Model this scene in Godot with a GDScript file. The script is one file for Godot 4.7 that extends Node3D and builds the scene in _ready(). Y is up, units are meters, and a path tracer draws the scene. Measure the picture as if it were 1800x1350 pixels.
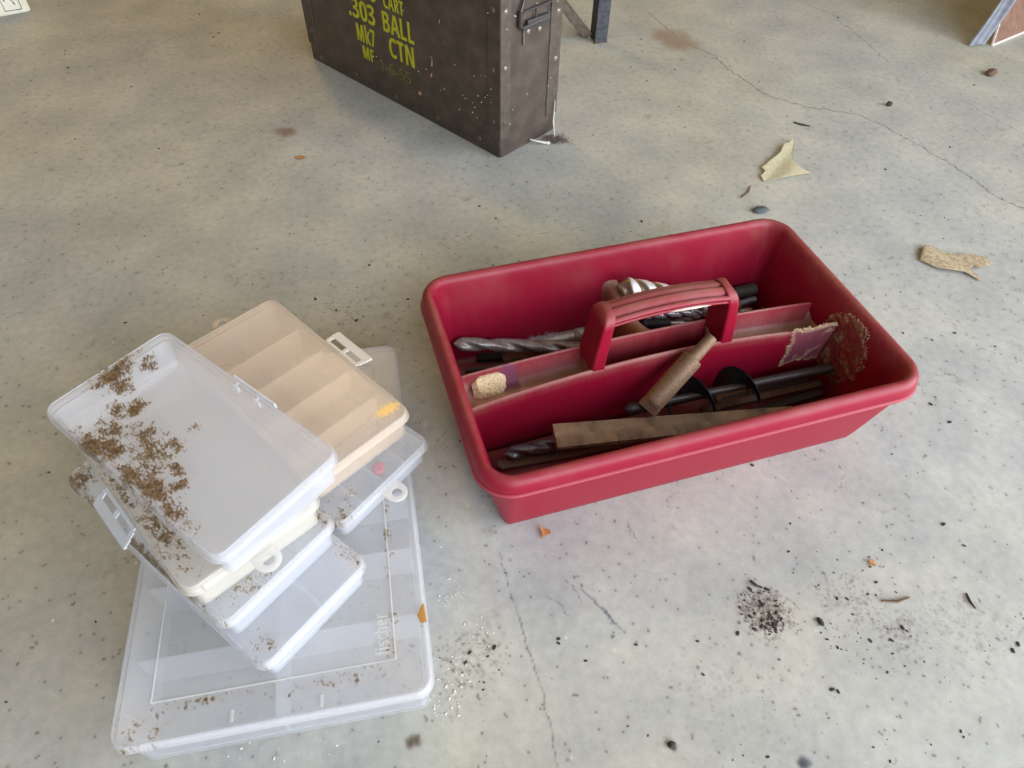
extends Node3D
# Garage floor with a red tote tray of drill bits, a stack of clear organiser boxes and a steel ammunition chest.

const TRAY := Vector3(0.1432, 0.0, -0.4869)
const TRAY_TURN := 0.3118
const CHEST := Vector3(-0.1632, 0.0, -1.1767)
const CHEST_TURN := -0.7415

var rng := RandomNumberGenerator.new()
var soft := FastNoiseLite.new()
var fine := FastNoiseLite.new()
var mats := {}


# ---------------------------------------------------------------- mesh builder
class MB:
	var v := PackedVector3Array()
	var idx := PackedInt32Array()
	var off := Vector3.ZERO

	func orient(from: int) -> void:
		var vol := 0.0
		for k in range(from, idx.size(), 3):
			vol += v[idx[k]].dot(v[idx[k + 1]].cross(v[idx[k + 2]]))
		if vol > 0.0:
			for k in range(from, idx.size(), 3):
				var t := idx[k + 1]
				idx[k + 1] = idx[k + 2]
				idx[k + 2] = t

	func fan(ring: PackedVector3Array, rev: bool) -> void:
		var c := Vector3.ZERO
		for p in ring:
			c += p
		var b := v.size()
		v.append(c / ring.size())
		v.append_array(ring)
		var n := ring.size()
		for k in n:
			var q := (k + 1) % n
			if rev:
				idx.append_array([b, b + 1 + q, b + 1 + k])
			else:
				idx.append_array([b, b + 1 + k, b + 1 + q])

	# rings of equal length, swept into one solid (caps at both ends, or joined end to start)
	func loft(rings: Array, cap := true, cyc := false, closed := true) -> void:
		var from := idx.size()
		var b := v.size()
		var n: int = rings[0].size()
		for r in rings:
			v.append_array(r)
		var m := rings.size()
		for i in (m if cyc else m - 1):
			var j := (i + 1) % m
			for k in (n if closed else n - 1):
				var q := (k + 1) % n
				idx.append_array([b + i * n + k, b + i * n + q, b + j * n + q, b + i * n + k, b + j * n + q, b + j * n + k])
		if cap and not cyc:
			fan(rings[0], true)
			fan(rings[m - 1], false)
		if closed and (cap or cyc):
			orient(from)

	# centred box with bevelled edges, in the frame t
	func box(t: Transform3D, s: Vector3, bevel := 0.0008) -> void:
		var h := s / 2.0
		var c: float = min(bevel, min(h.x, min(h.y, h.z)) * 0.45)
		var rings := []
		for e in [[-h.y, c], [-h.y + c, 0.0], [h.y - c, 0.0], [h.y, c]]:
			var x: float = h.x - e[1]
			var z: float = h.z - e[1]
			var y: float = e[0]
			var r := PackedVector3Array()
			for p in [[-x, -z + c], [-x + c, -z], [x - c, -z], [x, -z + c], [x, z - c], [x - c, z], [-x + c, z], [-x, z - c]]:
				r.append(t * Vector3(p[0], y, p[1]))
			rings.append(r)
		loft(rings)

	# round bar through points with a radius at each
	func tube(pts: Array, radii: Array, n := 14) -> void:
		var rings := []
		var side := Vector3.UP
		for i in pts.size():
			var d: Vector3 = (pts[min(i + 1, pts.size() - 1)] - pts[max(i - 1, 0)]).normalized()
			if i == 0:
				side = Vector3.UP if absf(d.y) < 0.9 else Vector3.RIGHT
			side = (side - d * side.dot(d)).normalized()
			var w := d.cross(side)
			var r := PackedVector3Array()
			for k in n:
				var a := TAU * k / n
				r.append(pts[i] + (side * cos(a) + w * sin(a)) * radii[i])
			rings.append(r)
		loft(rings)

	static func rrect(w: float, d: float, r: float, y: float, seg := 5, sub := 1) -> PackedVector3Array:
		var o := PackedVector3Array()
		r = clampf(r, 0.0003, min(w, d) * 0.49)
		var cs := [Vector2(w / 2 - r, d / 2 - r), Vector2(-w / 2 + r, d / 2 - r), Vector2(-w / 2 + r, -d / 2 + r), Vector2(w / 2 - r, -d / 2 + r)]
		for q in 4:
			for k in seg + 1:
				var a := PI / 2 * (q + float(k) / seg)
				o.append(Vector3(cs[q].x + r * cos(a), y, cs[q].y + r * sin(a)))
			if sub > 1:
				var p0 := o[o.size() - 1]
				var c2: Vector2 = cs[(q + 1) % 4]
				var a2 := PI / 2 * (q + 1)
				var p1 := Vector3(c2.x + r * cos(a2), y, c2.y + r * sin(a2))
				for k in range(1, sub):
					o.append(p0.lerp(p1, float(k) / sub))
		return o

	# profile of [inset, y] carried round a rounded rectangle
	func rr(w: float, d: float, r: float, profile: Array, seg := 5, sub := 1) -> void:
		var rings := []
		for p in profile:
			rings.append(rrect(w - 2 * p[0], d - 2 * p[0], r - p[0], p[1], seg, sub))
		loft(rings)

	# lathe of [radius, height] along the axis a -> b
	func lathe(a: Vector3, b: Vector3, profile: Array, n := 16) -> void:
		var d := (b - a).normalized()
		var pts := []
		var radii := []
		for p in profile:
			pts.append(a + d * p[1])
			radii.append(p[0])
		tube(pts, radii, n)

	# a thin sheet cut to an outline (x, z), lifted by hfn(Vector2), with thickness th
	func sheet(outline: PackedVector2Array, hfn: Callable, th: float, step: float) -> void:
		var pts := PackedVector2Array(outline)
		var nb := pts.size()
		var lo := outline[0]
		var hi := outline[0]
		for p in outline:
			lo = lo.min(p)
			hi = hi.max(p)
		var x := lo.x + step * 0.5
		while x < hi.x:
			var z := lo.y + step * 0.5
			while z < hi.y:
				var p := Vector2(x, z)
				if Geometry2D.is_point_in_polygon(p, outline):
					pts.append(p)
				z += step
			x += step
		var tri := Geometry2D.triangulate_delaunay(pts)
		var b := v.size()
		var n := pts.size()
		for p in pts:
			v.append(Vector3(p.x, hfn.call(p) + th, p.y))
		for p in pts:
			v.append(Vector3(p.x, hfn.call(p), p.y))
		var from := idx.size()
		for k in range(0, tri.size(), 3):
			var c := (pts[tri[k]] + pts[tri[k + 1]] + pts[tri[k + 2]]) / 3.0
			if Geometry2D.is_point_in_polygon(c, outline):
				var a := pts[tri[k + 1]] - pts[tri[k]]
				var e := pts[tri[k + 2]] - pts[tri[k]]
				var f := a.cross(e) > 0.0
				var i1 := tri[k + 1] if f else tri[k + 2]
				var i2 := tri[k + 2] if f else tri[k + 1]
				idx.append_array([b + tri[k], b + i1, b + i2, b + n + tri[k], b + n + i2, b + n + i1])
		var cw := Geometry2D.is_polygon_clockwise(outline)
		for k in nb:
			var q := (k + 1) % nb
			if cw:
				idx.append_array([b + k, b + q, b + n + q, b + k, b + n + q, b + n + k])
			else:
				idx.append_array([b + k, b + n + q, b + q, b + k, b + n + k, b + n + q])

	# raised skin over a wall: at(a, b, lift) gives the place, depth(a, b) how far inside the patch (below 0 is outside)
	func skin(lo: Vector2, hi: Vector2, step: float, depth: Callable, at: Callable) -> void:
		var nx := int((hi.x - lo.x) / step) + 1
		var ny := int((hi.y - lo.y) / step) + 1
		var b := v.size()
		var inside := PackedByteArray()
		for j in ny:
			for i in nx:
				var a := lo.x + i * step
				var c := lo.y + j * step
				var d: float = depth.call(a, c)
				inside.append(1 if d > -0.0002 else 0)
				v.append(at.call(a, c, d))
		for j in ny - 1:
			for i in nx - 1:
				var k := j * nx + i
				if inside[k] + inside[k + 1] + inside[k + nx] + inside[k + nx + 1] > 0:
					idx.append_array([b + k, b + k + 1, b + k + nx + 1, b + k, b + k + nx + 1, b + k + nx])

	func mesh(colour = null, uvf = null) -> ArrayMesh:
		var nrm := PackedVector3Array()
		nrm.resize(v.size())
		for k in range(0, idx.size(), 3):
			var a := idx[k]
			var b := idx[k + 1]
			var c := idx[k + 2]
			var n := (v[c] - v[a]).cross(v[b] - v[a])
			nrm[a] += n
			nrm[b] += n
			nrm[c] += n
		for k in nrm.size():
			nrm[k] = nrm[k].normalized() if nrm[k].length_squared() > 0.0 else Vector3.UP
		var arr := []
		arr.resize(Mesh.ARRAY_MAX)
		if colour != null:
			var cs := PackedColorArray()
			for k in v.size():
				cs.append(colour.call(v[k], nrm[k]))
			arr[Mesh.ARRAY_COLOR] = cs
		if uvf != null:
			var us := PackedVector2Array()
			for p in v:
				us.append(uvf.call(p))
			arr[Mesh.ARRAY_TEX_UV] = us
		var w := PackedVector3Array()
		w.resize(v.size())
		for k in v.size():
			w[k] = v[k] - off
		arr[Mesh.ARRAY_VERTEX] = w
		arr[Mesh.ARRAY_NORMAL] = nrm
		arr[Mesh.ARRAY_INDEX] = idx
		var m := ArrayMesh.new()
		m.add_surface_from_arrays(Mesh.PRIMITIVE_TRIANGLES, arr)
		return m


# ---------------------------------------------------------------- naming
func numbered(called: String) -> String:
	if not has_node(NodePath(called)):
		return called
	var k := 1
	while has_node(NodePath("%s_%03d" % [called, k])):
		k += 1
	return "%s_%03d" % [called, k]


func thing(called: String, label: String, category: String, at := Vector3.ZERO, turn := 0.0, group := "") -> Node3D:
	var o := Node3D.new()
	o.name = numbered(called)
	add_child(o)
	o.position = at
	o.rotation.y = turn
	tag(o, label, category, group)
	return o


func tag(o: Node3D, label: String, category: String, group := "") -> void:
	o.set_meta("label", label)
	o.set_meta("category", category)
	if group:
		o.set_meta("group", group)


func part(called: String, m: Mesh, mat: Material, parent: Node = self) -> MeshInstance3D:
	var o := MeshInstance3D.new()
	o.name = numbered(called) if parent == self else called
	o.mesh = m
	o.material_override = mat
	parent.add_child(o, true)
	return o


func struct(called: String, m: Mesh, mat: Material, label := "") -> MeshInstance3D:
	var o := part(called, m, mat)
	o.set_meta("kind", "structure")
	if label:
		o.set_meta("label", label)
	return o


# ---------------------------------------------------------------- materials
func sr(r: float, g: float, b: float, a := 1.0) -> Color:
	return Color(r / 255.0, g / 255.0, b / 255.0, a)


func plain(called: String, c: Color, rough := 0.7, metal := 0.0) -> StandardMaterial3D:
	var m := StandardMaterial3D.new()
	m.resource_name = called
	m.albedo_color = c
	m.roughness = rough
	m.metallic = metal
	mats[called] = m
	return m


func tinted(called: String, rough := 0.7, metal := 0.0) -> StandardMaterial3D:
	var m := plain(called, Color.WHITE, rough, metal)
	m.vertex_color_use_as_albedo = true
	return m


func noise_tex(freq: float, size: int, a: Color, b: Color, sd := 1, oct := 4, mid := 0.5) -> NoiseTexture2D:
	var n := FastNoiseLite.new()
	n.seed = sd
	n.frequency = freq
	n.fractal_octaves = oct
	var t := NoiseTexture2D.new()
	t.noise = n
	t.width = size
	t.height = size
	t.seamless = true
	var g := Gradient.new()
	g.set_color(0, a)
	g.set_color(1, b)
	g.add_point(mid, a.lerp(b, 0.5))
	t.color_ramp = g
	return t


func worn(called: String, a: Color, b: Color, rough: float, metal: float, scale: float, sd: int) -> StandardMaterial3D:
	var m := plain(called, Color.WHITE, rough, metal)
	m.albedo_texture = noise_tex(0.02, 256, a, b, sd, 5)
	m.uv1_triplanar = true
	m.uv1_scale = Vector3.ONE * scale
	m.heightmap_enabled = false
	return m


func milky(called: String, c: Color, alpha: float, rough := 0.28) -> StandardMaterial3D:
	var m := plain(called, Color(c.r, c.g, c.b, alpha), rough)
	m.transparency = BaseMaterial3D.TRANSPARENCY_ALPHA
	m.backlight_enabled = true
	m.backlight = Color(0.5, 0.5, 0.5)
	return m


# clear lid plastic with dirt where the thing has it: dirt entries are [u, v, radius u, radius v, strength], grain is speckle
func lid_material(called: String, c: Color, alpha: float, W: float, D: float, dirt: Array, px: int, sd: int, amber_spots := []) -> StandardMaterial3D:
	var w := int(px * W / D)
	var n := FastNoiseLite.new()
	n.seed = sd
	n.frequency = 0.020 * 1024.0 / px
	n.fractal_octaves = 5
	var g := FastNoiseLite.new()
	g.seed = sd + 7
	g.frequency = 0.085 * 1024.0 / px
	g.fractal_octaves = 3
	var dith := RandomNumberGenerator.new()
	dith.seed = sd
	var data := PackedByteArray()
	data.resize(w * px * 4)
	var o := 0
	for j in px:
		var y := (float(j) / px - 0.5) * D
		for i in w:
			var x := (float(i) / w - 0.5) * W
			var m := -0.6
			for b in dirt:
				var dx: float = (x - b[0]) / b[2]
				var dy: float = (y - b[1]) / b[3]
				var q := dx * dx + dy * dy
				if q < 6.0:
					m = max(m, -0.6 + (b[4] + 0.6) * exp(-q))
			var k := 0.0
			var film := 0.0
			if m > -0.55:
				var nn := n.get_noise_2d(i, j)
				var gg := g.get_noise_2d(i, j)
				k = 0.93 * smoothstep(0.0, 0.28, m * 0.75 + nn * 0.65 + gg * 0.75 - 0.06)
				film = clampf((m + 0.6) * 0.35, 0.0, 0.4)
			var haze := 1.0
			var shade := 0.78 + 0.4 * g.get_noise_2d(i * 0.5 + 300, j * 0.5)
			var dr := 0.55 * shade
			var dg := 0.43 * shade
			var db := 0.285 * shade
			var fr: float = lerpf(c.r * haze, 0.64, film)
			var fg: float = lerpf(c.g * haze, 0.54, film)
			var fb: float = lerpf(c.b * haze, 0.42, film)
			data[o] = int(clampf(lerpf(fr, dr, k), 0, 1) * 255 * 0.996 + dith.randf())
			data[o + 1] = int(clampf(lerpf(fg, dg, k), 0, 1) * 255 * 0.996 + dith.randf())
			data[o + 2] = int(clampf(lerpf(fb, db, k), 0, 1) * 255 * 0.996 + dith.randf())
			data[o + 3] = int(clampf(lerpf(alpha + film * 0.3, 0.97, k), 0, 1) * 255 * 0.996 + dith.randf())
			# an amber patch, weaker along thin broken lines
			for b in amber_spots:
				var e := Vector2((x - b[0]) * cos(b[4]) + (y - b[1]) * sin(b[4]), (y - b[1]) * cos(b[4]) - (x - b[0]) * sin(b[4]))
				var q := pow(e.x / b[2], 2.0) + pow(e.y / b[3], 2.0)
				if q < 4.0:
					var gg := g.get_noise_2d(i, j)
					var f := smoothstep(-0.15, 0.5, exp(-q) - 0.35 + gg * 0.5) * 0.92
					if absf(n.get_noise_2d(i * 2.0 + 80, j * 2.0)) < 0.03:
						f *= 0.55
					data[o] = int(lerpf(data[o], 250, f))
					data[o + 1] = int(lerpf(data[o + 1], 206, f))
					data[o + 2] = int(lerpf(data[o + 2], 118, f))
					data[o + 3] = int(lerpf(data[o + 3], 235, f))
			o += 4
	var mat := milky(called, Color.WHITE, 1.0)
	mat.albedo_texture = ImageTexture.create_from_image(Image.create_from_data(w, px, false, Image.FORMAT_RGBA8, data))
	mat.texture_repeat = false
	return mat


# ---------------------------------------------------------------- floor
const FLOOR_N := 2048
const FLOOR_X := -1.7
const FLOOR_Z := -2.6
const FLOOR_S := 3.2
var fdata := PackedByteArray()


func stamp(x: float, z: float, r: float, c: Color, a: float, hard := 0.5) -> void:
	var k := FLOOR_N / FLOOR_S
	var cx := (x - FLOOR_X) * k
	var cz := (z - FLOOR_Z) * k
	var rp: float = max(r * k, 0.6)
	for j in range(int(cz - rp), int(cz + rp) + 2):
		for i in range(int(cx - rp), int(cx + rp) + 2):
			if i < 0 or j < 0 or i >= FLOOR_N or j >= FLOOR_N:
				continue
			var d := Vector2(i - cx, j - cz).length() / rp
			var w := a * (1.0 - smoothstep(hard, 1.0, d))
			if w > 0.0:
				var o := (j * FLOOR_N + i) * 3
				fdata[o] = int(lerpf(fdata[o], c.r * 255, w))
				fdata[o + 1] = int(lerpf(fdata[o + 1], c.g * 255, w))
				fdata[o + 2] = int(lerpf(fdata[o + 2], c.b * 255, w))


func line(pts: Array, r: float, c: Color, a: float, jitter := 0.002) -> void:
	for k in pts.size() - 1:
		var p: Vector2 = pts[k]
		var q: Vector2 = pts[k + 1]
		var n := int(p.distance_to(q) / 0.0012) + 1
		for i in n:
			var m := p.lerp(q, float(i) / n)
			var w := Vector2(soft.get_noise_2d(m.x * 2500, m.y * 2500), soft.get_noise_2d(m.y * 2500 + 90, m.x * 2500)) * jitter * 2.0
			stamp(m.x + w.x, m.y + w.y, r * rng.randf_range(0.7, 1.3), c, a * rng.randf_range(0.3, 1.0))


func blotch(x: float, z: float, rad: float, n: int, r: float, c: Color, a: float) -> void:
	for k in n:
		var t := rng.randf() * TAU
		var d := rad * sqrt(rng.randf()) * rng.randf_range(0.4, 1.0)
		stamp(x + cos(t) * d, z + sin(t) * d, r * rng.randf_range(0.5, 1.6), c, a * rng.randf_range(0.3, 1.0), 0.1)


func make_floor_material() -> StandardMaterial3D:
	var imgs := []
	for f in [[0.0022, 3, 3], [0.011, 4, 5], [0.11, 3, 9], [0.35, 2, 21]]:
		var n := FastNoiseLite.new()
		n.frequency = f[0]
		n.fractal_octaves = f[1]
		n.seed = f[2]
		imgs.append(n.get_image(FLOOR_N, FLOOR_N).get_data())
	var n0: PackedByteArray = imgs[0]
	var n1: PackedByteArray = imgs[1]
	var n2: PackedByteArray = imgs[2]
	var n3: PackedByteArray = imgs[3]
	fdata.resize(FLOOR_N * FLOOR_N * 3)
	var o := 0
	for k in FLOOR_N * FLOOR_N:
		var a := n0[k] / 255.0
		var b := n1[k] / 255.0 - 0.5
		var c := n2[k] / 255.0 - 0.5
		var d := n3[k] / 255.0 - 0.5
		var l := 1.0 + b * 0.15 + c * 0.10 + d * 0.06
		var warm := a + b * 0.5 - 0.5
		var r := (173.0 + 5.0 * warm) * l
		var g := (172.0 + 1.0 * warm) * l
		var bl := (161.0 - 12.0 * warm) * l
		if c * 1.1 + d < -0.56:
			r *= 0.70
			g *= 0.68
			bl *= 0.66
		fdata[o] = clampi(int(r), 0, 255)
		fdata[o + 1] = clampi(int(g), 0, 255)
		fdata[o + 2] = clampi(int(bl), 0, 255)
		o += 3
	var dark := sr(78, 72, 66)
	line([Vector2(0.267, -1.547), Vector2(0.318, -1.403), Vector2(0.371, -1.350), Vector2(0.383, -1.300), Vector2(0.421, -1.226), Vector2(0.430, -1.199), Vector2(0.4995, -1.155), Vector2(0.577, -1.1355), Vector2(0.615, -1.090), Vector2(0.656, -1.021), Vector2(0.687, -0.964), Vector2(0.710, -0.897), Vector2(0.738, -0.865), Vector2(0.82, -0.80)], 0.0013, dark, 0.75)
	line([Vector2(-0.0092, -0.3006), Vector2(0.001, -0.2666), Vector2(0.0099, -0.2409), Vector2(0.0198, -0.2072), Vector2(0.0268, -0.1869), Vector2(0.0334, -0.1632), Vector2(0.0367, -0.1468), Vector2(0.045, -0.11)], 0.0007, dark, 0.45, 0.0012)
	line([Vector2(0.600, -1.636), Vector2(0.654, -1.562), Vector2(0.676, -1.477), Vector2(0.693, -1.386), Vector2(0.699, -1.337)], 0.0012, dark, 0.45)
	line([Vector2(0.782, -1.196), Vector2(0.807, -1.137), Vector2(0.839, -1.082), Vector2(0.87, -1.03)], 0.0011, dark, 0.5)
	line([Vector2(0.066, -0.2657), Vector2(0.0839, -0.2479), Vector2(0.1004, -0.2274)], 0.0009, sr(92, 92, 100), 0.8, 0.0006)
	line([Vector2(0.076, -0.254), Vector2(0.094, -0.2344)], 0.0008, sr(92, 92, 100), 0.7, 0.0006)
	line([Vector2(0.050, -0.275), Vector2(0.063, -0.262), Vector2(0.066, -0.252)], 0.0006, dark, 0.4)
	for s in [[-0.0695, -0.1403, 0.006, 86, 72, 56], [0.2271, -0.1313, 0.0055, 66, 70, 76], [0.1291, -0.1409, 0.003, 50, 44, 40], [-0.3763, -1.0287, 0.018, 130, 108, 98], [0.30, -1.42, 0.05, 150, 132, 112]]:
		var cc := sr(s[3], s[4], s[5])
		blotch(s[0], s[1], s[2], 40, s[2] * 0.5, cc, 0.35)
	# grime trodden into the slab: soft dirty patches with an outline of their own
	for s in [[0.224, -0.250, 0.030, 520, 0.55], [0.30, -0.262, 0.04, 260, 0.3], [0.335, -0.235, 0.03, 160, 0.35], [0.39, -0.24, 0.05, 240, 0.25], [-0.03, -0.20, 0.04, 260, 0.35], [-0.20, -0.62, 0.05, 160, 0.35], [0.62, -1.22, 0.10, 500, 0.16], [-0.34, -0.53, 0.04, 90, 0.3], [-0.27, -0.98, 0.12, 250, 0.15], [0.18, -0.18, 0.08, 240, 0.2]]:
		blotch(s[0], s[1], s[2], s[3], 0.0014, sr(70, 56, 46), s[4])
	# stains and scuffs scattered over the whole slab
	for k in 2600:
		var x := rng.randf_range(-1.6, 1.4)
		var z := rng.randf_range(-2.4, 0.3)
		var t := rng.randf()
		if t < 0.62:
			stamp(x, z, rng.randf_range(0.0008, 0.0024), sr(84, 76, 66), rng.randf_range(0.25, 0.8), 0.3)
		elif t < 0.72:
			stamp(x, z, rng.randf_range(0.0008, 0.002), sr(226, 222, 212), rng.randf_range(0.3, 0.7), 0.3)
		elif t < 0.86:
			var ang := rng.randf() * TAU
			line([Vector2(x, z), Vector2(x, z) + Vector2(cos(ang), sin(ang)) * rng.randf_range(0.006, 0.03)], 0.0007, sr(100, 90, 80), 0.45, 0.003)
		else:
			blotch(x, z, rng.randf_range(0.008, 0.03), 24, 0.003, sr(128, 112, 98), 0.14)
	var m := plain("concrete", Color.WHITE, 0.62)
	m.albedo_texture = ImageTexture.create_from_image(Image.create_from_data(FLOOR_N, FLOOR_N, false, Image.FORMAT_RGB8, fdata))
	m.metallic_specular = 0.4
	m.heightmap_enabled = true
	m.heightmap_scale = 0.05
	var hn := FastNoiseLite.new()
	hn.frequency = 0.06
	hn.fractal_octaves = 4
	hn.seed = 31
	m.heightmap_texture = ImageTexture.create_from_image(hn.get_image(1024, 1024))
	return m


# ---------------------------------------------------------------- organiser boxes
func organiser(called: String, label: String, at: Vector3, turn: float, W: float, D: float, t: float, lip: float, inset: float, R: float, lid_mat: Material, body_mat: Material, across: Array, along: Array, group := "") -> Node3D:
	var o := thing(called, label, "storage box", at, turn, group)
	var hb := t - lip
	var bc: Color = body_mat.albedo_color
	var highlight_name: String = body_mat.resource_name + "_edge_highlight"
	if not mats.has(highlight_name):
		milky(highlight_name, bc * 0.93, 0.36)
	var bead: StandardMaterial3D = mats[highlight_name]  # more opaque plastic for the drawn-in edge highlights
	var b := MB.new()
	b.rr(W, D, R, [[inset + 0.006, 0.0], [inset + 0.0028, 0.0007], [inset + 0.0014, 0.003], [inset, hb - 0.0015], [0.0022, hb - 0.0008], [0.0022, hb + 0.0012], [inset + 0.0014, hb + 0.0012], [inset + 0.003, 0.004], [inset + 0.0045, 0.0018], [inset + 0.008, 0.0014]], 6)
	part("base", b.mesh(), body_mat, o)
	var l := MB.new()
	l.rr(W, D, R, [[0.006, t - 0.0014], [0.0032, t - 0.0020], [0.0018, t - 0.0040], [0.0012, hb], [0.0004, hb], [0.0, hb + 0.0012], [0.0, hb + 0.0030], [0.0007, hb + 0.0038], [0.0007, t - 0.0026], [0.0015, t - 0.0008], [0.0034, t - 0.0001], [0.0048, t - 0.0003], [0.0066, t - 0.0004]], 6)
	part("lid", l.mesh(null, func(p: Vector3) -> Vector2: return Vector2(p.x / W + 0.5, p.z / D + 0.5)), lid_mat, o)
	for e in [[0.0026, t - 0.0010, 0.0013], [0.0006, hb + 0.0008, 0.0013]]:  # added rings that draw the bright highlights along the lid edges
		var rb := MB.new()
		var rr_ := []
		for k in 6:
			var a := TAU * k / 6
			rr_.append(MB.rrect(W - 2 * e[0] + e[2] * cos(a), D - 2 * e[0] + e[2] * cos(a), R - e[0], e[1] + e[2] * 0.5 * sin(a), 6))
		rb.loft(rr_, false, true)
		part("edge_highlight_ring", rb.mesh(), bead, o)
	var be := MB.new()
	var bl := []
	for k in 5:
		var a := TAU * k / 5
		bl.append(MB.rrect(W - 2 * inset - 0.009 + 0.0012 * cos(a), D - 2 * inset - 0.009 + 0.0012 * cos(a), R - inset, 0.0016 + 0.0006 * sin(a), 6))
	be.loft(bl, false, true)
	part("base_edge", be.mesh(), body_mat, o)
	var iw := W - 2 * inset - 0.005
	var idp := D - 2 * inset - 0.005
	for v in across:
		var m := MB.new()
		m.box(Transform3D(Basis(), Vector3(0, hb * 0.5 + 0.0005, v)), Vector3(iw, hb - 0.002, 0.0013), 0.0003)
		part("divider", m.mesh(), body_mat, o)
	for u in along:
		var m := MB.new()
		m.box(Transform3D(Basis(), Vector3(u[0], 0.0015 + (hb - 0.002) * 0.5 * (u[3] if u.size() > 3 else 1.0), (u[1] + u[2]) / 2)), Vector3(0.0013, (hb - 0.002) * (u[3] if u.size() > 3 else 1.0), u[2] - u[1]), 0.0003)
		part("divider", m.mesh(), body_mat, o)
	return o


# latch flap with two slots, hinged on the long side (side = 1 or -1), swung by the angle in degrees from flat outwards
func latch_flap(o: Node3D, W: float, y: float, side: float, swing: float, mat: Material) -> void:
	var m := MB.new()
	var turn := Basis(Vector3(0, 0, 1), deg_to_rad(-swing))
	var f := Transform3D(turn, Vector3.ZERO)
	m.box(f * Transform3D(Basis(), Vector3(0.0012, 0, 0)), Vector3(0.0030, 0.0014, 0.046))
	m.box(f * Transform3D(Basis(), Vector3(0.0125, 0, 0)), Vector3(0.0085, 0.0016, 0.050), 0.0007)
	m.box(f * Transform3D(Basis(), Vector3(0.0165, -0.0012, 0)), Vector3(0.0016, 0.0034, 0.048), 0.0007)
	for z in [-0.0222, 0.0, 0.0222]:
		m.box(f * Transform3D(Basis(), Vector3(0.0056, 0, z)), Vector3(0.0062, 0.0014, 0.0042))
	var p := part("latch", m.mesh(), mat, o)
	p.position = Vector3(side * W / 2, y, 0.003)
	p.rotation.y = 0.0 if side > 0 else PI


func hanging_loop(o: Node3D, D: float, y: float, end: float, mat: Material) -> void:
	var n := 28
	var rings := []
	for e in [[0.0, 1.0], [0.0, 0.0], [1.0, 0.0], [1.0, 1.0]]:
		var r := PackedVector3Array()
		for k in n:
			var a := TAU * k / n
			var c := Vector2(cos(a), sin(a))
			var q: Vector2
			if e[0] == 1.0:
				q = c * 0.0042 + Vector2(0, 0.0085)
			else:
				q = c * 0.0092 + Vector2(0, 0.0085)
				if c.y < 0.0:
					q = Vector2(clampf(c.x * 1.5, -1, 1) * 0.0092, max(-0.0006, 0.0085 - 0.0125 * absf(c.y) - (0.004 if absf(c.y) > 0.3 else 0.0)))
			r.append(Vector3(q.x, -0.0007 + 0.0014 * e[1], end * q.y))
		rings.append(r)
	var m := MB.new()
	m.loft(rings, false, true)
	var p := part("hanging_loop", m.mesh(), mat, o)
	p.position = Vector3(0.0005, y, end * D / 2)


func clips(o: Node3D, W: float, t: float, side: float, mat: Material) -> void:
	for z in [-0.006, 0.017]:
		var m := MB.new()
		m.box(Transform3D(Basis(), Vector3(side * (W / 2 - 0.0062), t - 0.0035, z)), Vector3(0.0016, 0.0055, 0.0065))
		m.box(Transform3D(Basis(Vector3.UP, 0.5 * side), Vector3(side * (W / 2 - 0.0045), t - 0.0022, z - 0.0015)), Vector3(0.0055, 0.0018, 0.0014))
		part("clip", m.mesh(), mat, o)
	var r := MB.new()
	r.box(Transform3D(Basis(), Vector3(side * (W / 2 + 0.0004), t - 0.0045, 0.006)), Vector3(0.0018, 0.0052, 0.046))
	part("latch", r.mesh(), mat, o)


func lettering(words: String, parent: Node3D, mat: Material, at: Vector3, face: Basis, w: float, h: float, depth := 0.0004, weight := 700) -> void:
	var t := TextMesh.new()
	var f := SystemFont.new()
	f.font_names = PackedStringArray(["Droid Sans"])
	f.font_weight = weight
	t.font = f
	t.text = words
	t.font_size = 32
	t.pixel_size = 0.01
	t.depth = 0.02
	t.horizontal_alignment = HORIZONTAL_ALIGNMENT_CENTER
	var bb := t.get_aabb()
	var o := MeshInstance3D.new()
	o.name = "lettering"
	o.mesh = t
	o.material_override = mat
	parent.add_child(o, true)
	var s := Vector3(w / bb.size.x, h / bb.size.y, depth / bb.size.z)
	var b := face * Basis.from_scale(s)
	o.transform = Transform3D(b, at - b * (bb.position + bb.size / 2.0))


# ---------------------------------------------------------------- tray
func tray_h(u: float) -> float:
	return 0.0905 - 0.0135 * pow(u / 0.19, 2)


func tray_k(u: float) -> float:
	return 0.0168 + 0.0045 * pow(u / 0.19, 2)


func tray_colour(amount: float, p: Vector3) -> Color:
	var k := 0.25 + 0.9 * maxf(amount, 0.0)
	var a := clampf(amount + k * 0.35 * soft.get_noise_3d(p.x * 900, p.y * 900, p.z * 900) + k * 0.25 * fine.get_noise_3d(p.x * 900, p.y * 900, p.z * 900), 0.0, 1.0)
	var red := sr(134, 16, 40).srgb_to_linear()
	var dust := sr(158, 126, 108).srgb_to_linear()
	return red.lerp(dust, a)


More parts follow.
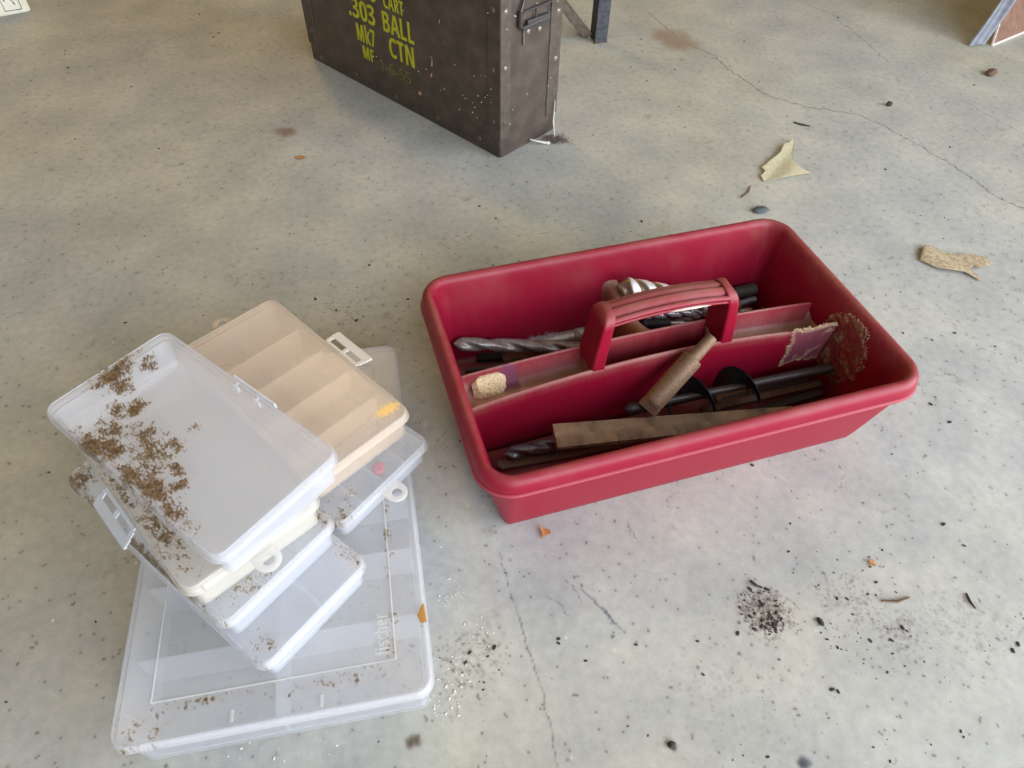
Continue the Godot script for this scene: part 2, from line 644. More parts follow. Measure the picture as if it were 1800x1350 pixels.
func make_tray() -> void:
	var red := tinted("tray_plastic", 0.42)
	red.metallic_specular = 0.38
	var o := thing("tote_tray", "crimson plastic tote tray with centre handle, full of drill bits and files", "tool tray", TRAY, TRAY_TURN)
	var W := 0.4333
	var D := 0.2743
	var b := MB.new()
	var prof := [[0.034, 0.0], [0.0305, 0.0003], [0.0285, 0.002], [0.0255, 0.012], [0.0205, 0.032], [0.0150, 0.055], [0.0095, 0.078], [0.0066, 0.0915], [0.0050, 0.0925], [0.0012, 0.0928], [0.0001, 0.0934], [-0.0003, 0.0944], [0.0003, 0.0955], [0.0020, 0.0960], [0.0024, 0.0968], [0.0012, 0.0974], [0.0012, 0.0984], [0.0018, 0.1020], [0.0026, 0.1058], [0.0046, 0.1092], [0.0078, 0.1112], [0.0108, 0.1110], [0.0132, 0.1088], [0.0148, 0.1050], [0.0158, 0.1000], [0.0190, 0.085], [0.0225, 0.065], [0.0258, 0.045], [0.0292, 0.025], [0.0315, 0.010], [0.0335, 0.0055], [0.0375, 0.0035], [0.048, 0.0033], [0.075, 0.0033], [0.11, 0.0033]]
	b.rr(W, D, 0.034, prof, 9, 44)
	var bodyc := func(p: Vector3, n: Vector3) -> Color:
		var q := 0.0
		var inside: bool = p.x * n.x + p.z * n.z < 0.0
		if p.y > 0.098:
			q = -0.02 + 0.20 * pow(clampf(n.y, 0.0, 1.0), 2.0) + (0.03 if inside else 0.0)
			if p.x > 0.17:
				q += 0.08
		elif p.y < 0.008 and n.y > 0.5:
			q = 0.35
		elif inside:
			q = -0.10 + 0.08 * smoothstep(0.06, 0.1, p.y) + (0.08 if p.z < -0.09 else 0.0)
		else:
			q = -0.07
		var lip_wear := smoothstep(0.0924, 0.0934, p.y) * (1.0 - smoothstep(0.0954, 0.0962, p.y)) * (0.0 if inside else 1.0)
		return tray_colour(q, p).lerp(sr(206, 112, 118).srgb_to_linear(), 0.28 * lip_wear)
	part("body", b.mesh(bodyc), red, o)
	# centre divider: a long ridge with a shallow trough on top at both ends and a hollow well under the handle
	var dv := MB.new()
	for seg in [[-0.1995, -0.0615, true], [-0.0625, 0.0625, false], [0.0615, 0.1995, true]]:
		var rings := []
		var n := 60
		for i in n + 1:
			var u: float = lerpf(seg[0], seg[1], float(i) / n)
			var h := tray_h(u)
			var k := tray_k(u)
			# ends sweep up into the end walls
			var e := smoothstep(0.188, 0.199, absf(u))
			h -= 0.001 * e
			var hc: float = (h - 0.020 + 0.012 * e) if seg[2] else 0.006
			if seg[2]:
				hc += 0.012 * (1.0 - smoothstep(0.0, 0.012, absf(u) - 0.066))
			var f: float = 0.010 if seg[2] else 0.0035
			var r := PackedVector3Array()
			var half := [[k + 0.0035, 0.0030], [k + 0.0031, 0.012], [k + 0.0029, 0.021], [k + 0.0026, 0.030], [k + 0.0024, 0.039], [k + 0.0022, 0.048], [k + 0.0020, 0.056], [k + 0.0018, h - 0.014], [k + 0.0016, h - 0.005], [k + 0.0010, h - 0.0018], [k - 0.0003, h - 0.0002], [k - 0.0016, h - 0.0003], [k - 0.0028, h - 0.002], [k - 0.0040, max(hc + 0.001, h - 0.008)], [k - 0.0030 - f * 0.45, hc + 0.0025 if seg[2] else 0.02], [k - 0.0030 - f, hc]]
			for a in half:
				r.append(Vector3(u, a[1], a[0]))
			for q in half.size():
				var a: Array = half[half.size() - 1 - q]
				r.append(Vector3(u, a[1], -a[0]))
			rings.append(r)
		dv.loft(rings)
	var divc := func(p: Vector3, n: Vector3) -> Color:
		var h := tray_h(p.x)
		var q := -0.08 + 0.12 * smoothstep(h - 0.03, h, p.y)
		if absf(p.z) < tray_k(p.x) - 0.003 and absf(p.x) > 0.0615:
			q = 0.78 + 0.1 * clampf(n.y, 0, 1)
			if absf(n.z) > 0.6:
				q = 0.22
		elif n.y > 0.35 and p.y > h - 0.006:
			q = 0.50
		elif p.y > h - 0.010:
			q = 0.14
		var purple := Vector2((p.x + 0.150) / 0.010, (p.z + 0.011) / 0.008).length() + 0.5 * soft.get_noise_2d(p.x * 3000, p.z * 3000)
		if purple < 1.0 and p.y > 0.04:
			return sr(122, 62, 84).srgb_to_linear()
		return tray_colour(q, p)
	part("divider", dv.mesh(divc), red, o)
	# short cross wall in the back compartment
	var cw := MB.new()
	var rings := []
	for i in 25:
		var v := lerpf(-0.1235, -0.0185, i / 24.0)
		var h: float = 0.0722 + 0.010 * smoothstep(-0.055, -0.02, v) + 0.004 * smoothstep(-0.112, -0.122, v)
		var g: float = 0.0065 + 0.006 * smoothstep(-0.108, -0.122, v) + 0.003 * smoothstep(-0.035, -0.02, v)
		var r := PackedVector3Array()
		for a in [[g + 0.006, 0.0030], [g + 0.0015, h - 0.012], [g, h - 0.005], [g * 0.72, h - 0.0015], [g * 0.3, h], [-g * 0.3, h], [-g * 0.72, h - 0.0015], [-g, h - 0.005], [-g - 0.0015, h - 0.012], [-g - 0.006, 0.0030]]:
			r.append(Vector3(a[0], a[1], v))
		rings.append(r)
	cw.loft(rings)
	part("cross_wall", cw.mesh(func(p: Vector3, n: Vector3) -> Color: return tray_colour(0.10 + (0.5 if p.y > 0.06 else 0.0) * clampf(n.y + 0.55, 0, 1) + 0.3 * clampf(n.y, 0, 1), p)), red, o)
	# handle: two posts and a grooved, slightly arched grip
	var hd := thing_part("handle", o)
	for s in [-1.0, 1.0]:
		var m := MB.new()
		var pr := []
		for e in [[0.0690, 0.084, 0.0070, 0.0185, 0.0], [0.0680, 0.100, 0.0066, 0.0178, 0.0], [0.0662, 0.120, 0.0062, 0.0172, 0.0], [0.0640, 0.1375, 0.0058, 0.0166, 0.0], [0.0630, 0.1430, 0.0056, 0.0155, 0.0005], [0.0618, 0.1472, 0.0050, 0.0128, 0.001], [0.0604, 0.1496, 0.0036, 0.0085, 0.001], [0.0596, 0.1502, 0.0016, 0.0035, 0.0]]:
			var ring := MB.rrect(2 * e[2], 2 * e[3], 0.0022, e[1], 3, 3)
			for i in ring.size():
				ring[i] += Vector3(s * e[0], 0, 0)
			pr.append(ring)
		m.loft(pr)
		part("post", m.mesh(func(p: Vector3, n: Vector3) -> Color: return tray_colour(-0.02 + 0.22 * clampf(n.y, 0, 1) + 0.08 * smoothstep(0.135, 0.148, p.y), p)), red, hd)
	var g := MB.new()
	var gr := []
	for i in 31:
		var u := lerpf(-0.0635, 0.0635, i / 30.0)
		var lift := 0.0055 * (1.0 - pow(u / 0.0635, 2)) - 0.001
		var r := PackedVector3Array()
		for a in [[0.0120, 0.1375], [0.0142, 0.1380], [0.0152, 0.1396], [0.0146, 0.1408], [0.0122, 0.1414], [0.0124, 0.1420], [0.0150, 0.1424], [0.0150, 0.1440], [0.0136, 0.1458], [0.0112, 0.1464], [0.0100, 0.1448], [0.0090, 0.1448], [0.0078, 0.1474], [0.0030, 0.1488], [0.0006, 0.1486], [-0.0008, 0.1468], [-0.0018, 0.1468], [-0.0032, 0.1488], [-0.0084, 0.1476], [-0.0094, 0.1456], [-0.0104, 0.1456], [-0.0118, 0.1466], [-0.0142, 0.1444], [-0.0148, 0.1416], [-0.0138, 0.1385], [-0.0115, 0.1378], [-0.0100, 0.1415], [0.0, 0.1432], [0.0105, 0.1412]]:
			r.append(Vector3(u, a[1] + lift, a[0]))
		gr.append(r)
	g.loft(gr)
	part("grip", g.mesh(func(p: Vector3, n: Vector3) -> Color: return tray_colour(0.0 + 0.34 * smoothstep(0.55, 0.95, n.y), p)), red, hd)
	make_residue(o)


func thing_part(called: String, parent: Node3D) -> Node3D:
	var o := Node3D.new()
	o.name = called
	parent.add_child(o, true)
	return o


func make_residue(o: Node3D) -> void:
	var crust := tinted("dried_glue", 0.75)
	var pink := sr(134, 64, 78).srgb_to_linear()
	var tan := sr(178, 148, 116).srgb_to_linear()
	var brown := sr(124, 74, 54).srgb_to_linear()
	var rust := sr(126, 40, 40).srgb_to_linear()
	# on the divider's front face: a peeled smear with a ragged cream edge
	var edge := func(a: float, c: float) -> float:
		var d: float = min(min(a - 0.1465, 0.204 - a), min(c - 0.036, 0.0835 - c))
		return d + 0.0035 * soft.get_noise_2d(a * 2600, c * 2600) + 0.0035 * fine.get_noise_2d(a * 900, c * 900)
	var on_front := func(a: float, c: float, d: float) -> Vector3:
		var h := tray_h(a)
		var k := tray_k(a) + 0.0010 + 0.0025 * clampf((h - c) / h, 0.0, 1.0)
		var lift: float = clampf(d, -0.0004, 0.0006) + (0.0007 * absf(soft.get_noise_2d(a * 3000, c * 3000)) if d > 0.0 else 0.0)
		lift += 0.0012 * (1.0 - smoothstep(0.0, 0.004, d)) if d > 0.0 else 0.0
		return Vector3(a, c, k + lift)
	var m := MB.new()
	m.skin(Vector2(0.138, 0.028), Vector2(0.1985, 0.092), 0.0009, edge, on_front)
	part("glue_residue", m.mesh(func(p: Vector3, _n: Vector3) -> Color:
		var d: float = edge.call(p.x, p.y)
		var t := soft.get_noise_2d(p.x * 2200, p.y * 2200)
		return pink.lerp(tan, clampf(1.0 - smoothstep(0.001, 0.004, d) + 0.8 * smoothstep(0.34, 0.55, t), 0.0, 1.0))), crust, o).set_meta("label", "peeling cream and purple glue smear")
	# on the right end wall: brown crust
	var edge2 := func(a: float, c: float) -> float:
		var e := Vector2((a - 0.041) / 0.034, (c - 0.066) / 0.036)
		return (1.0 - e.length()) * 0.03 + 0.006 * soft.get_noise_2d(a * 2200, c * 2200 + 50) + 0.004 * fine.get_noise_2d(a * 900, c * 900)
	var on_end := func(a: float, c: float, d: float) -> Vector3:
		var ins := lerpf(0.0310, 0.0158, clampf((c - 0.010) / 0.090, 0.0, 1.05))
		var lift: float = clampf(d, -0.0004, 0.0008) + (0.0022 * absf(soft.get_noise_2d(a * 2800, c * 2800)) if d > 0.0 else 0.0)
		return Vector3(0.4333 / 2 - ins - lift, c, a)
	var m2 := MB.new()
	m2.skin(Vector2(0.002, 0.022), Vector2(0.080, 0.106), 0.0009, edge2, on_end)
	for k in range(0, m2.idx.size(), 3):
		var t := m2.idx[k + 1]
		m2.idx[k + 1] = m2.idx[k + 2]
		m2.idx[k + 2] = t
	part("glue_residue", m2.mesh(func(p: Vector3, _n: Vector3) -> Color:
		var d: float = edge2.call(p.z, p.y)
		var t := soft.get_noise_2d(p.z * 2600, p.y * 2600 + 20)
		var c := rust.lerp(brown, smoothstep(-0.1, 0.3, t))
		return c.lerp(tan * 0.8, clampf(0.7 * smoothstep(0.32, 0.55, t) + (1.0 - smoothstep(0.0005, 0.003, d)), 0.0, 0.9))), crust, o).set_meta("label", "thick brown crust of dried glue")
	# lump of cream foam in the left trough, with a purple bare patch beside it
	var foam := func(a: float, c: float) -> float:
		var e := Vector2((a + 0.1705) / 0.0165, (c + 0.0105) / 0.0105)
		return (1.0 - pow(pow(absf(e.x), 3.0) + pow(absf(e.y), 3.0), 0.333)) * 0.012 + 0.0014 * soft.get_noise_2d(a * 3500, c * 3500)
	var m3 := MB.new()
	m3.skin(Vector2(-0.193, -0.024), Vector2(-0.148, 0.006), 0.0008, foam, func(a: float, c: float, d: float) -> Vector3:
		var base := tray_h(a) - 0.0205 + 0.010 * smoothstep(0.004, 0.016, absf(c))
		return Vector3(a, base + clampf(d * 1.6, -0.002, 0.0055) + (0.0008 * fine.get_noise_2d(a * 2500, c * 2500) if d > 0.0 else 0.0), c))
	for k in range(0, m3.idx.size(), 3):
		var t := m3.idx[k + 1]
		m3.idx[k + 1] = m3.idx[k + 2]
		m3.idx[k + 2] = t
	part("foam_lump", m3.mesh(func(p: Vector3, _n: Vector3) -> Color:
		return sr(226, 198, 152).srgb_to_linear().lerp(sr(150, 128, 88).srgb_to_linear(), smoothstep(0.15, 0.5, fine.get_noise_3d(p.x * 1800, p.y * 1800, p.z * 1800)))), crust, o).set_meta("label", "lump of cream foam in the left trough")
	# torn cream strip under the grip
	var m4 := MB.new()
	var rings := []
	for i in 19:
		var u := lerpf(-0.004, 0.040, i / 18.0)
		var w := 0.0022 * sin(PI * i / 18.0) * (0.7 + 0.6 * absf(fine.get_noise_1d(i * 60))) + 0.0002
		var y := 0.1395 + 0.0055 * (1.0 - pow(u / 0.0635, 2)) - 0.001
		var r := PackedVector3Array()
		for k in 8:
			r.append(Vector3(u, y + w * sin(TAU * k / 8) * 0.8, 0.0150 + w * cos(TAU * k / 8) * 0.6))
		rings.append(r)
	m4.loft(rings)
	part("torn_edge", m4.mesh(), plain("torn_plastic", sr(226, 186, 168), 0.8), o)


# ---------------------------------------------------------------- tools in the tray (tray axes: x along, z towards the viewer)
func tool(called: String, label: String, category: String, at: Vector3, group := "") -> Node3D:
	var turn := Basis(Vector3.UP, TRAY_TURN)
	return thing(called, label, category, TRAY + turn * at, TRAY_TURN, group)


func flutes(m: MB, a: Vector3, b: Vector3, R: float, pitch: float, depth: float, tip: float, phase := 0.0, lobes := 2.0, sharp := 1.0) -> void:
	var d := (b - a).normalized()
	var side := (Vector3.UP - d * d.y).normalized()
	var w := d.cross(side)
	var L := a.distance_to(b)
	var n := int(L / pitch * 18) + 4
	var rings := []
	for i in n + 1:
		var x := L * i / n
		var s := 1.0
		if x < tip:
			s = 0.12 + 0.88 * x / tip
		var ring := PackedVector3Array()
		for k in 28:
			var t := TAU * k / 28
			var r := R * s * (1.0 - depth * pow(max(0.0, cos(lobes * t)), sharp))
			var p := t + TAU * x / pitch + phase
			ring.append(a + d * x + (side * cos(p) + w * sin(p)) * r)
		rings.append(ring)
	m.loft(rings)


func bit(called: String, label: String, a: Vector3, b: Vector3, R: float, fl: float, pitch: float, depth: float, mat: Material, shank_mat: Material, shank_r: float, group := "") -> Node3D:
	var base := Vector3((a.x + b.x) / 2, min(a.y, b.y) - R, (a.z + b.z) / 2)
	var o := tool(called, label, "drill bit", base, group)
	var d := (b - a).normalized()
	var m := MB.new()
	m.off = base
	flutes(m, a, a + d * fl, R, pitch, depth, R * 0.9)
	var land := func(p: Vector3, _n: Vector3) -> Color:
		var r := (p - a - d * (p - a).dot(d)).length() / R
		var t := fine.get_noise_3d(p.x * 1500, p.y * 1500, p.z * 1500) * 0.25
		return sr(116, 90, 68).srgb_to_linear().lerp(sr(226, 222, 216).srgb_to_linear(), clampf(smoothstep(0.90, 0.98, r) + t * 0.6 - 0.05, 0.0, 1.0))
	part("flutes", m.mesh(land if mat.vertex_color_use_as_albedo else null), mat, o)
	var s := MB.new()
	s.off = base
	var L := a.distance_to(b)
	s.lathe(a, b, [[shank_r * 0.6, fl - 0.001], [shank_r, fl + 0.002], [shank_r, L - 0.0012], [shank_r * 0.85, L]], 18)
	part("shank", s.mesh(), shank_mat, o)
	return o


func flat_bar(called: String, label: String, category: String, a: Vector3, b: Vector3, width: float, thick: float, lean: float, mat: Material, taper := 1.0, round_end := false) -> Node3D:
	var base := Vector3((a.x + b.x) / 2, min(a.y, b.y) - thick, (a.z + b.z) / 2)
	var o := tool(called, label, category, base)
	var d := (b - a).normalized()
	var up := (Vector3.UP - d * d.y).normalized().rotated(d, lean)
	var w := d.cross(up)
	var m := MB.new()
	m.off = base
	var L := a.distance_to(b)
	var rings := []
	var st := [0.0, 0.0006, 0.03, 0.5, 0.97, 0.9994, 1.0]
	for i in st.size():
		var f: float = st[i]
		var c := 0.0006 if (i == 0 or i == st.size() - 1) else 0.0
		var hw: float = width / 2 * lerpf(1.0, taper, f) - c
		if round_end and i < 2:
			hw *= 0.45
		var ht := thick / 2 - c * 0.5
		var e := 0.0005
		var p := a + d * (L * f)
		var r := PackedVector3Array()
		for q in [[-hw, -ht + e], [-hw + e, -ht], [hw - e, -ht], [hw, -ht + e], [hw, ht - e], [hw - e, ht], [-hw + e, ht], [-hw, ht - e]]:
			r.append(p + w * q[0] + up * q[1])
		rings.append(r)
	m.loft(rings)
	part("bar", m.mesh(null, func(p: Vector3) -> Vector2: return Vector2((p - a).dot(d), (p - a).dot(w)) / (0.060 if called == "rasp" else 0.012)), mat, o)
	return o


func make_tools() -> void:
	var steel := worn("dull_steel", sr(124, 118, 110), sr(178, 170, 160), 0.34, 0.4, 40.0, 4)
	var bright := worn("bright_steel", sr(166, 164, 162), sr(222, 220, 218), 0.26, 0.5, 30.0, 5)
	var black := worn("black_oxide", sr(26, 26, 28), sr(52, 50, 50), 0.45, 0.4, 40.0, 6)
	var rust := worn("rusty_steel", sr(104, 78, 58), sr(158, 128, 98), 0.62, 0.35, 60.0, 7)
	var grey := worn("grey_steel", sr(96, 102, 112), sr(150, 156, 166), 0.32, 0.5, 40.0, 8)
	var pale := tinted("pale_steel", 0.38, 0.3)
	var dull := worn("dark_file_steel", sr(52, 50, 48), sr(86, 78, 70), 0.6, 0.3, 60.0, 10)
	var bark := worn("browned_steel", sr(84, 66, 52), sr(136, 114, 92), 0.75, 0.15, 70.0, 12)
	# back compartment
	bit("twist_drill_bit", "thick dull twist drill bit at the left of the back compartment", Vector3(-0.1860, 0.0400, -0.1000), Vector3(-0.040, 0.0205, -0.0715), 0.0078, 0.125, 0.100, 0.42, steel, steel, 0.0070)
	var rod := bit("drill_bit", "shiny drill shank with fluff on it lying against the back wall", Vector3(-0.015, 0.0135, -0.100), Vector3(-0.108, 0.0135, -0.099), 0.0085, 0.03, 0.05, 0.35, bright, bright, 0.0082)
	var fl := MB.new()
	fl.off = Vector3.ZERO
	var rbase := Vector3(-0.0615, 0.005, -0.0995)
	for k in 170:
		var x := rng.randf_range(-0.098, -0.066)
		var p := Vector3(x, 0.0205, -0.0995) + Vector3(0, rng.randf_range(-0.0015, 0.0015), rng.randf_range(-0.004, 0.003)) - rbase
		var q := p + Vector3(rng.randf_range(-0.003, 0.003), rng.randf_range(0.001, 0.005), rng.randf_range(-0.002, 0.002))
		fl.tube([p, q], [0.00022, 0.00008], 4)
	var lint := part("lint", fl.mesh(), plain("lint_grey", sr(196, 192, 200), 0.9), rod)
	lint.set_meta("kind", "stuff")
	flat_bar("flat_file", "black flat bar standing on edge beside the divider, left end of the tray", "file", Vector3(-0.181, 0.0175, -0.0700), Vector3(-0.045, 0.0175, -0.0580), 0.021, 0.0045, PI / 2, dull)
	flat_bar("steel_offcut", "short grey steel offcut under the thick dull twist drill", "metal bar", Vector3(-0.134, 0.0115, -0.088), Vector3(-0.060, 0.0115, -0.083), 0.010, 0.009, 0.0, rust)
	flat_bar("hacksaw_stub", "short black bar beneath the tip of the dull twist drill", "metal bar", Vector3(-0.160, 0.0065, -0.103), Vector3(-0.128, 0.0065, -0.097), 0.010, 0.006, 0.2, black)
	bit("masonry_bit", "fat pale spiral masonry bit leaning over the cross wall", Vector3(-0.005, 0.0875, -0.090), Vector3(0.150, 0.032, -0.0755), 0.0120, 0.118, 0.046, 0.36, pale, rust, 0.0068)
	bit("shank_bit", "dark round shank lying highest by the right of the back wall", Vector3(0.070, 0.029, -0.0985), Vector3(0.1845, 0.0335, -0.0975), 0.0072, 0.04, 0.05, 0.35, dull, dull, 0.0075)
	bit("blue_shank_bit", "thin blued steel shank beside the dark round shank", Vector3(0.075, 0.0135, -0.0880), Vector3(0.1800, 0.0280, -0.0862), 0.0042, 0.05, 0.02, 0.35, bright, grey, 0.0042)
	bit("small_twist_bit", "small bright twist drill with its tip near the right end", Vector3(0.176, 0.0185, -0.0775), Vector3(0.060, 0.0170, -0.0725), 0.0050, 0.08, 0.036, 0.38, bright, steel, 0.0048)
	bit("handle_twist_bit", "bright fluted drill seen beneath the red handle grip", Vector3(0.0295, 0.0405, -0.0850), Vector3(0.115, 0.034, -0.0765), 0.0052, 0.072, 0.038, 0.36, bright, grey, 0.0050)
	var nut := tool("socket_bit", "black socket adaptor with thin silver shaft beneath the handle grip", "drill bit", Vector3(0.052, 0.030, -0.062))
	var nb := MB.new()
	nb.off = Vector3(0.052, 0.030, -0.062)
	nb.lathe(Vector3(0.022, 0.0435, -0.0690), Vector3(0.060, 0.0435, -0.0605), [[0.0030, 0.0], [0.0056, 0.0008], [0.0056, 0.0045], [0.0050, 0.006], [0.0056, 0.008], [0.0058, 0.0310], [0.0046, 0.0325]], 16)
	part("socket", nb.mesh(), black, nut)
	var ns := MB.new()
	ns.off = Vector3(0.052, 0.030, -0.062)
	ns.lathe(Vector3(0.053, 0.0433, -0.0622), Vector3(0.100, 0.038, -0.0520), [[0.0022, 0.0], [0.0024, 0.001], [0.0024, 0.046], [0.0010, 0.048]], 12)
	part("shaft", ns.mesh(), bright, nut)
	flat_bar("key_blade", "small olive brown flat blade at the right end of the back compartment", "metal bar", Vector3(0.150, 0.0165, -0.0640), Vector3(0.1835, 0.0250, -0.0690), 0.008, 0.0025, 0.5, bark)
	# front compartment
	var sp := tool("spade_shank", "rusty stepped round shank leaning on the centre divider", "drill bit", Vector3(0.012, 0.026, 0.038))
	var sm := MB.new()
	sm.off = Vector3(0.012, 0.026, 0.038)
	var s0 := Vector3(-0.0350, 0.0490, 0.0553)
	var s1 := Vector3(0.0456, 0.1061, 0.0231)
	sm.lathe(s0, s1, [[0.0086, 0.0165], [0.0108, 0.020], [0.0106, 0.0745], [0.0098, 0.0760], [0.0066, 0.0768], [0.0061, 0.1025], [0.0050, 0.1040]], 20)
	part("shank", sm.mesh(), rust, sp)
	var sb := MB.new()
	sb.off = sm.off
	var sd := (s1 - s0).normalized()
	var sw := Vector3(0.9, 0.0, 0.43)
	sw = (sw - sd * sw.dot(sd)).normalized()
	var sn := sd.cross(sw)
	var rr2 := []
	for e in [[0.0085, 0.0108, 0.0034], [0.0130, 0.0112, 0.0052], [0.0165, 0.0108, 0.0082], [0.0200, 0.0102, 0.0102], [0.0220, 0.0080, 0.0082]]:
		var ring := PackedVector3Array()
		for k in 14:
			var t := TAU * k / 14
			ring.append(s0 + sd * e[0] + sw * cos(t) * e[1] + sn * sin(t) * e[2])
		rr2.append(ring)
	sb.loft(rr2)
	part("blade", sb.mesh(), rust, sp)
	# auger
	var au := tool("auger_bit", "black auger bit with two broad spiral blades and a long shank", "auger", Vector3(0.07, 0.021, 0.041))
	var a0 := Vector3(-0.0450, 0.0455, 0.0405)
	var a1 := Vector3(0.1870, 0.0450, 0.0480)
	var am := MB.new()
	am.off = Vector3(0.07, 0.021, 0.041)
	am.lathe(a0, a1, [[0.0015, 0.0], [0.0062, 0.006], [0.0066, 0.018], [0.0045, 0.022], [0.0040, 0.045], [0.0044, 0.128], [0.0050, 0.150], [0.0052, 0.231], [0.0046, 0.2332]], 12)
	part("shank", am.mesh(), worn("auger_shank", sr(58, 54, 54), sr(92, 84, 78), 0.45, 0.5, 50.0, 14), au)
	var ax := (a1 - a0).normalized()
	var s_ := (Vector3.UP - ax * ax.y).normalized()
	var w_ := ax.cross(s_)
	worn("auger_black", sr(18, 18, 20), sr(42, 40, 40), 0.40, 0.25, 40.0, 15)
	for q in 2:
		var bm := MB.new()
		bm.off = am.off
		var rg := []
		for i in 37:
			var x: float = 0.0475 + q * 0.0490 + 0.0485 * i / 36.0
			var ang := (x - 0.0765) / 0.0495 * TAU
			var dir := s_ * cos(ang) + w_ * sin(ang)
			var c := a0 + ax * x
			var ro := 0.0222
			rg.append(PackedVector3Array([c + dir * 0.003 - ax * 0.0009, c + dir * (ro - 0.0006) - ax * 0.0007, c + dir * ro, c + dir * (ro - 0.0006) + ax * 0.0007, c + dir * 0.003 + ax * 0.0009]))
		bm.loft(rg)
		part("spiral_blade", bm.mesh(), mats["auger_black"], au)
	# rasp
	var rimg := Image.create(256, 256, false, Image.FORMAT_RGB8)
	var rh := Image.create(256, 256, false, Image.FORMAT_RGB8)
	for j in 256:
		for i in 256:
			var tooth := absf(sin(PI * (i + j) / 8.0)) * absf(sin(PI * (i - j) / 8.0))
			var patch := soft.get_noise_2d(i * 0.4, j * 0.4 + 400)
			var c := sr(84, 61, 44).lerp(sr(232, 200, 158), clampf(tooth * (0.85 + 0.5 * patch), 0.0, 1.0))
			rimg.set_pixel(i, j, c.lerp(sr(60, 44, 34), smoothstep(0.3, 0.55, -patch) * 0.15))
			rh.set_pixel(i, j, Color(tooth, tooth, tooth))
	var rasp := plain("rasp_steel", Color.WHITE, 0.6, 0.1)
	rasp.albedo_texture = ImageTexture.create_from_image(rimg)
	rasp.heightmap_enabled = true
	rasp.heightmap_texture = ImageTexture.create_from_image(rh)
	rasp.heightmap_scale = 0.04
	flat_bar("rasp", "broad brown rasp with crosshatched teeth on top of the other tools", "rasp", Vector3(-0.1245, 0.0490, 0.0560), Vector3(0.125, 0.0320, 0.0860), 0.0265, 0.0062, 0.12, rasp, 0.72)
	bit("broad_twist_bit", "grey drill bit with one broad twist in the front left corner", Vector3(-0.1700, 0.0195, 0.0420), Vector3(-0.070, 0.0150, 0.0440), 0.0072, 0.085, 0.075, 0.5, grey, grey, 0.0062)
	var fb := flat_bar("pierced_bar", "rusty flat bar with a round hole, lowest at the front left", "metal bar", Vector3(-0.1790, 0.0115, 0.0470), Vector3(-0.040, 0.0085, 0.0545), 0.0125, 0.0030, 0.0, bark, 1.0, true)
	var hole := MB.new()
	hole.lathe(Vector3(-0.0520, 0.0044, -0.0034), Vector3(-0.0520, 0.0058, -0.0034), [[0.0010, 0.0], [0.0024, 0.0001], [0.0024, 0.0012], [0.0014, 0.0014]], 14)
	part("hole", hole.mesh(), black, fb)
	flat_bar("file", "long flat file with worn brown faces at the front right", "file", Vector3(0.045, 0.0165, 0.0440), Vector3(0.1825, 0.0225, 0.0500), 0.0075, 0.0060, 0.1, bark)
	flat_bar("file", "dark narrow file lying lowest along the front rim", "file", Vector3(0.090, 0.0080, 0.0560), Vector3(0.1805, 0.0180, 0.0580), 0.0080, 0.0060, 0.1, dull)
	flat_bar("file", "greyish flat bar behind the worn brown file", "file", Vector3(0.080, 0.0075, 0.0330), Vector3(0.1760, 0.0120, 0.0370), 0.0090, 0.0050, 0.15, dull)
	var ch := tool("bark_chip", "curled rusty brown chip under the auger blade", "chip", Vector3(0.090, 0.006, 0.030))
	var cm := MB.new()
	cm.sheet(PackedVector2Array([Vector2(-0.018, -0.006), Vector2(0.002, -0.010), Vector2(0.020, -0.004), Vector2(0.016, 0.008), Vector2(-0.004, 0.010), Vector2(-0.020, 0.005)]), func(p: Vector2) -> float: return 0.002 + 0.006 * absf(p.y) / 0.01, 0.001, 0.004)
	part("curl", cm.mesh(), worn("brown_chip", sr(96, 58, 34), sr(150, 104, 62), 0.8, 0.0, 60.0, 17), ch)


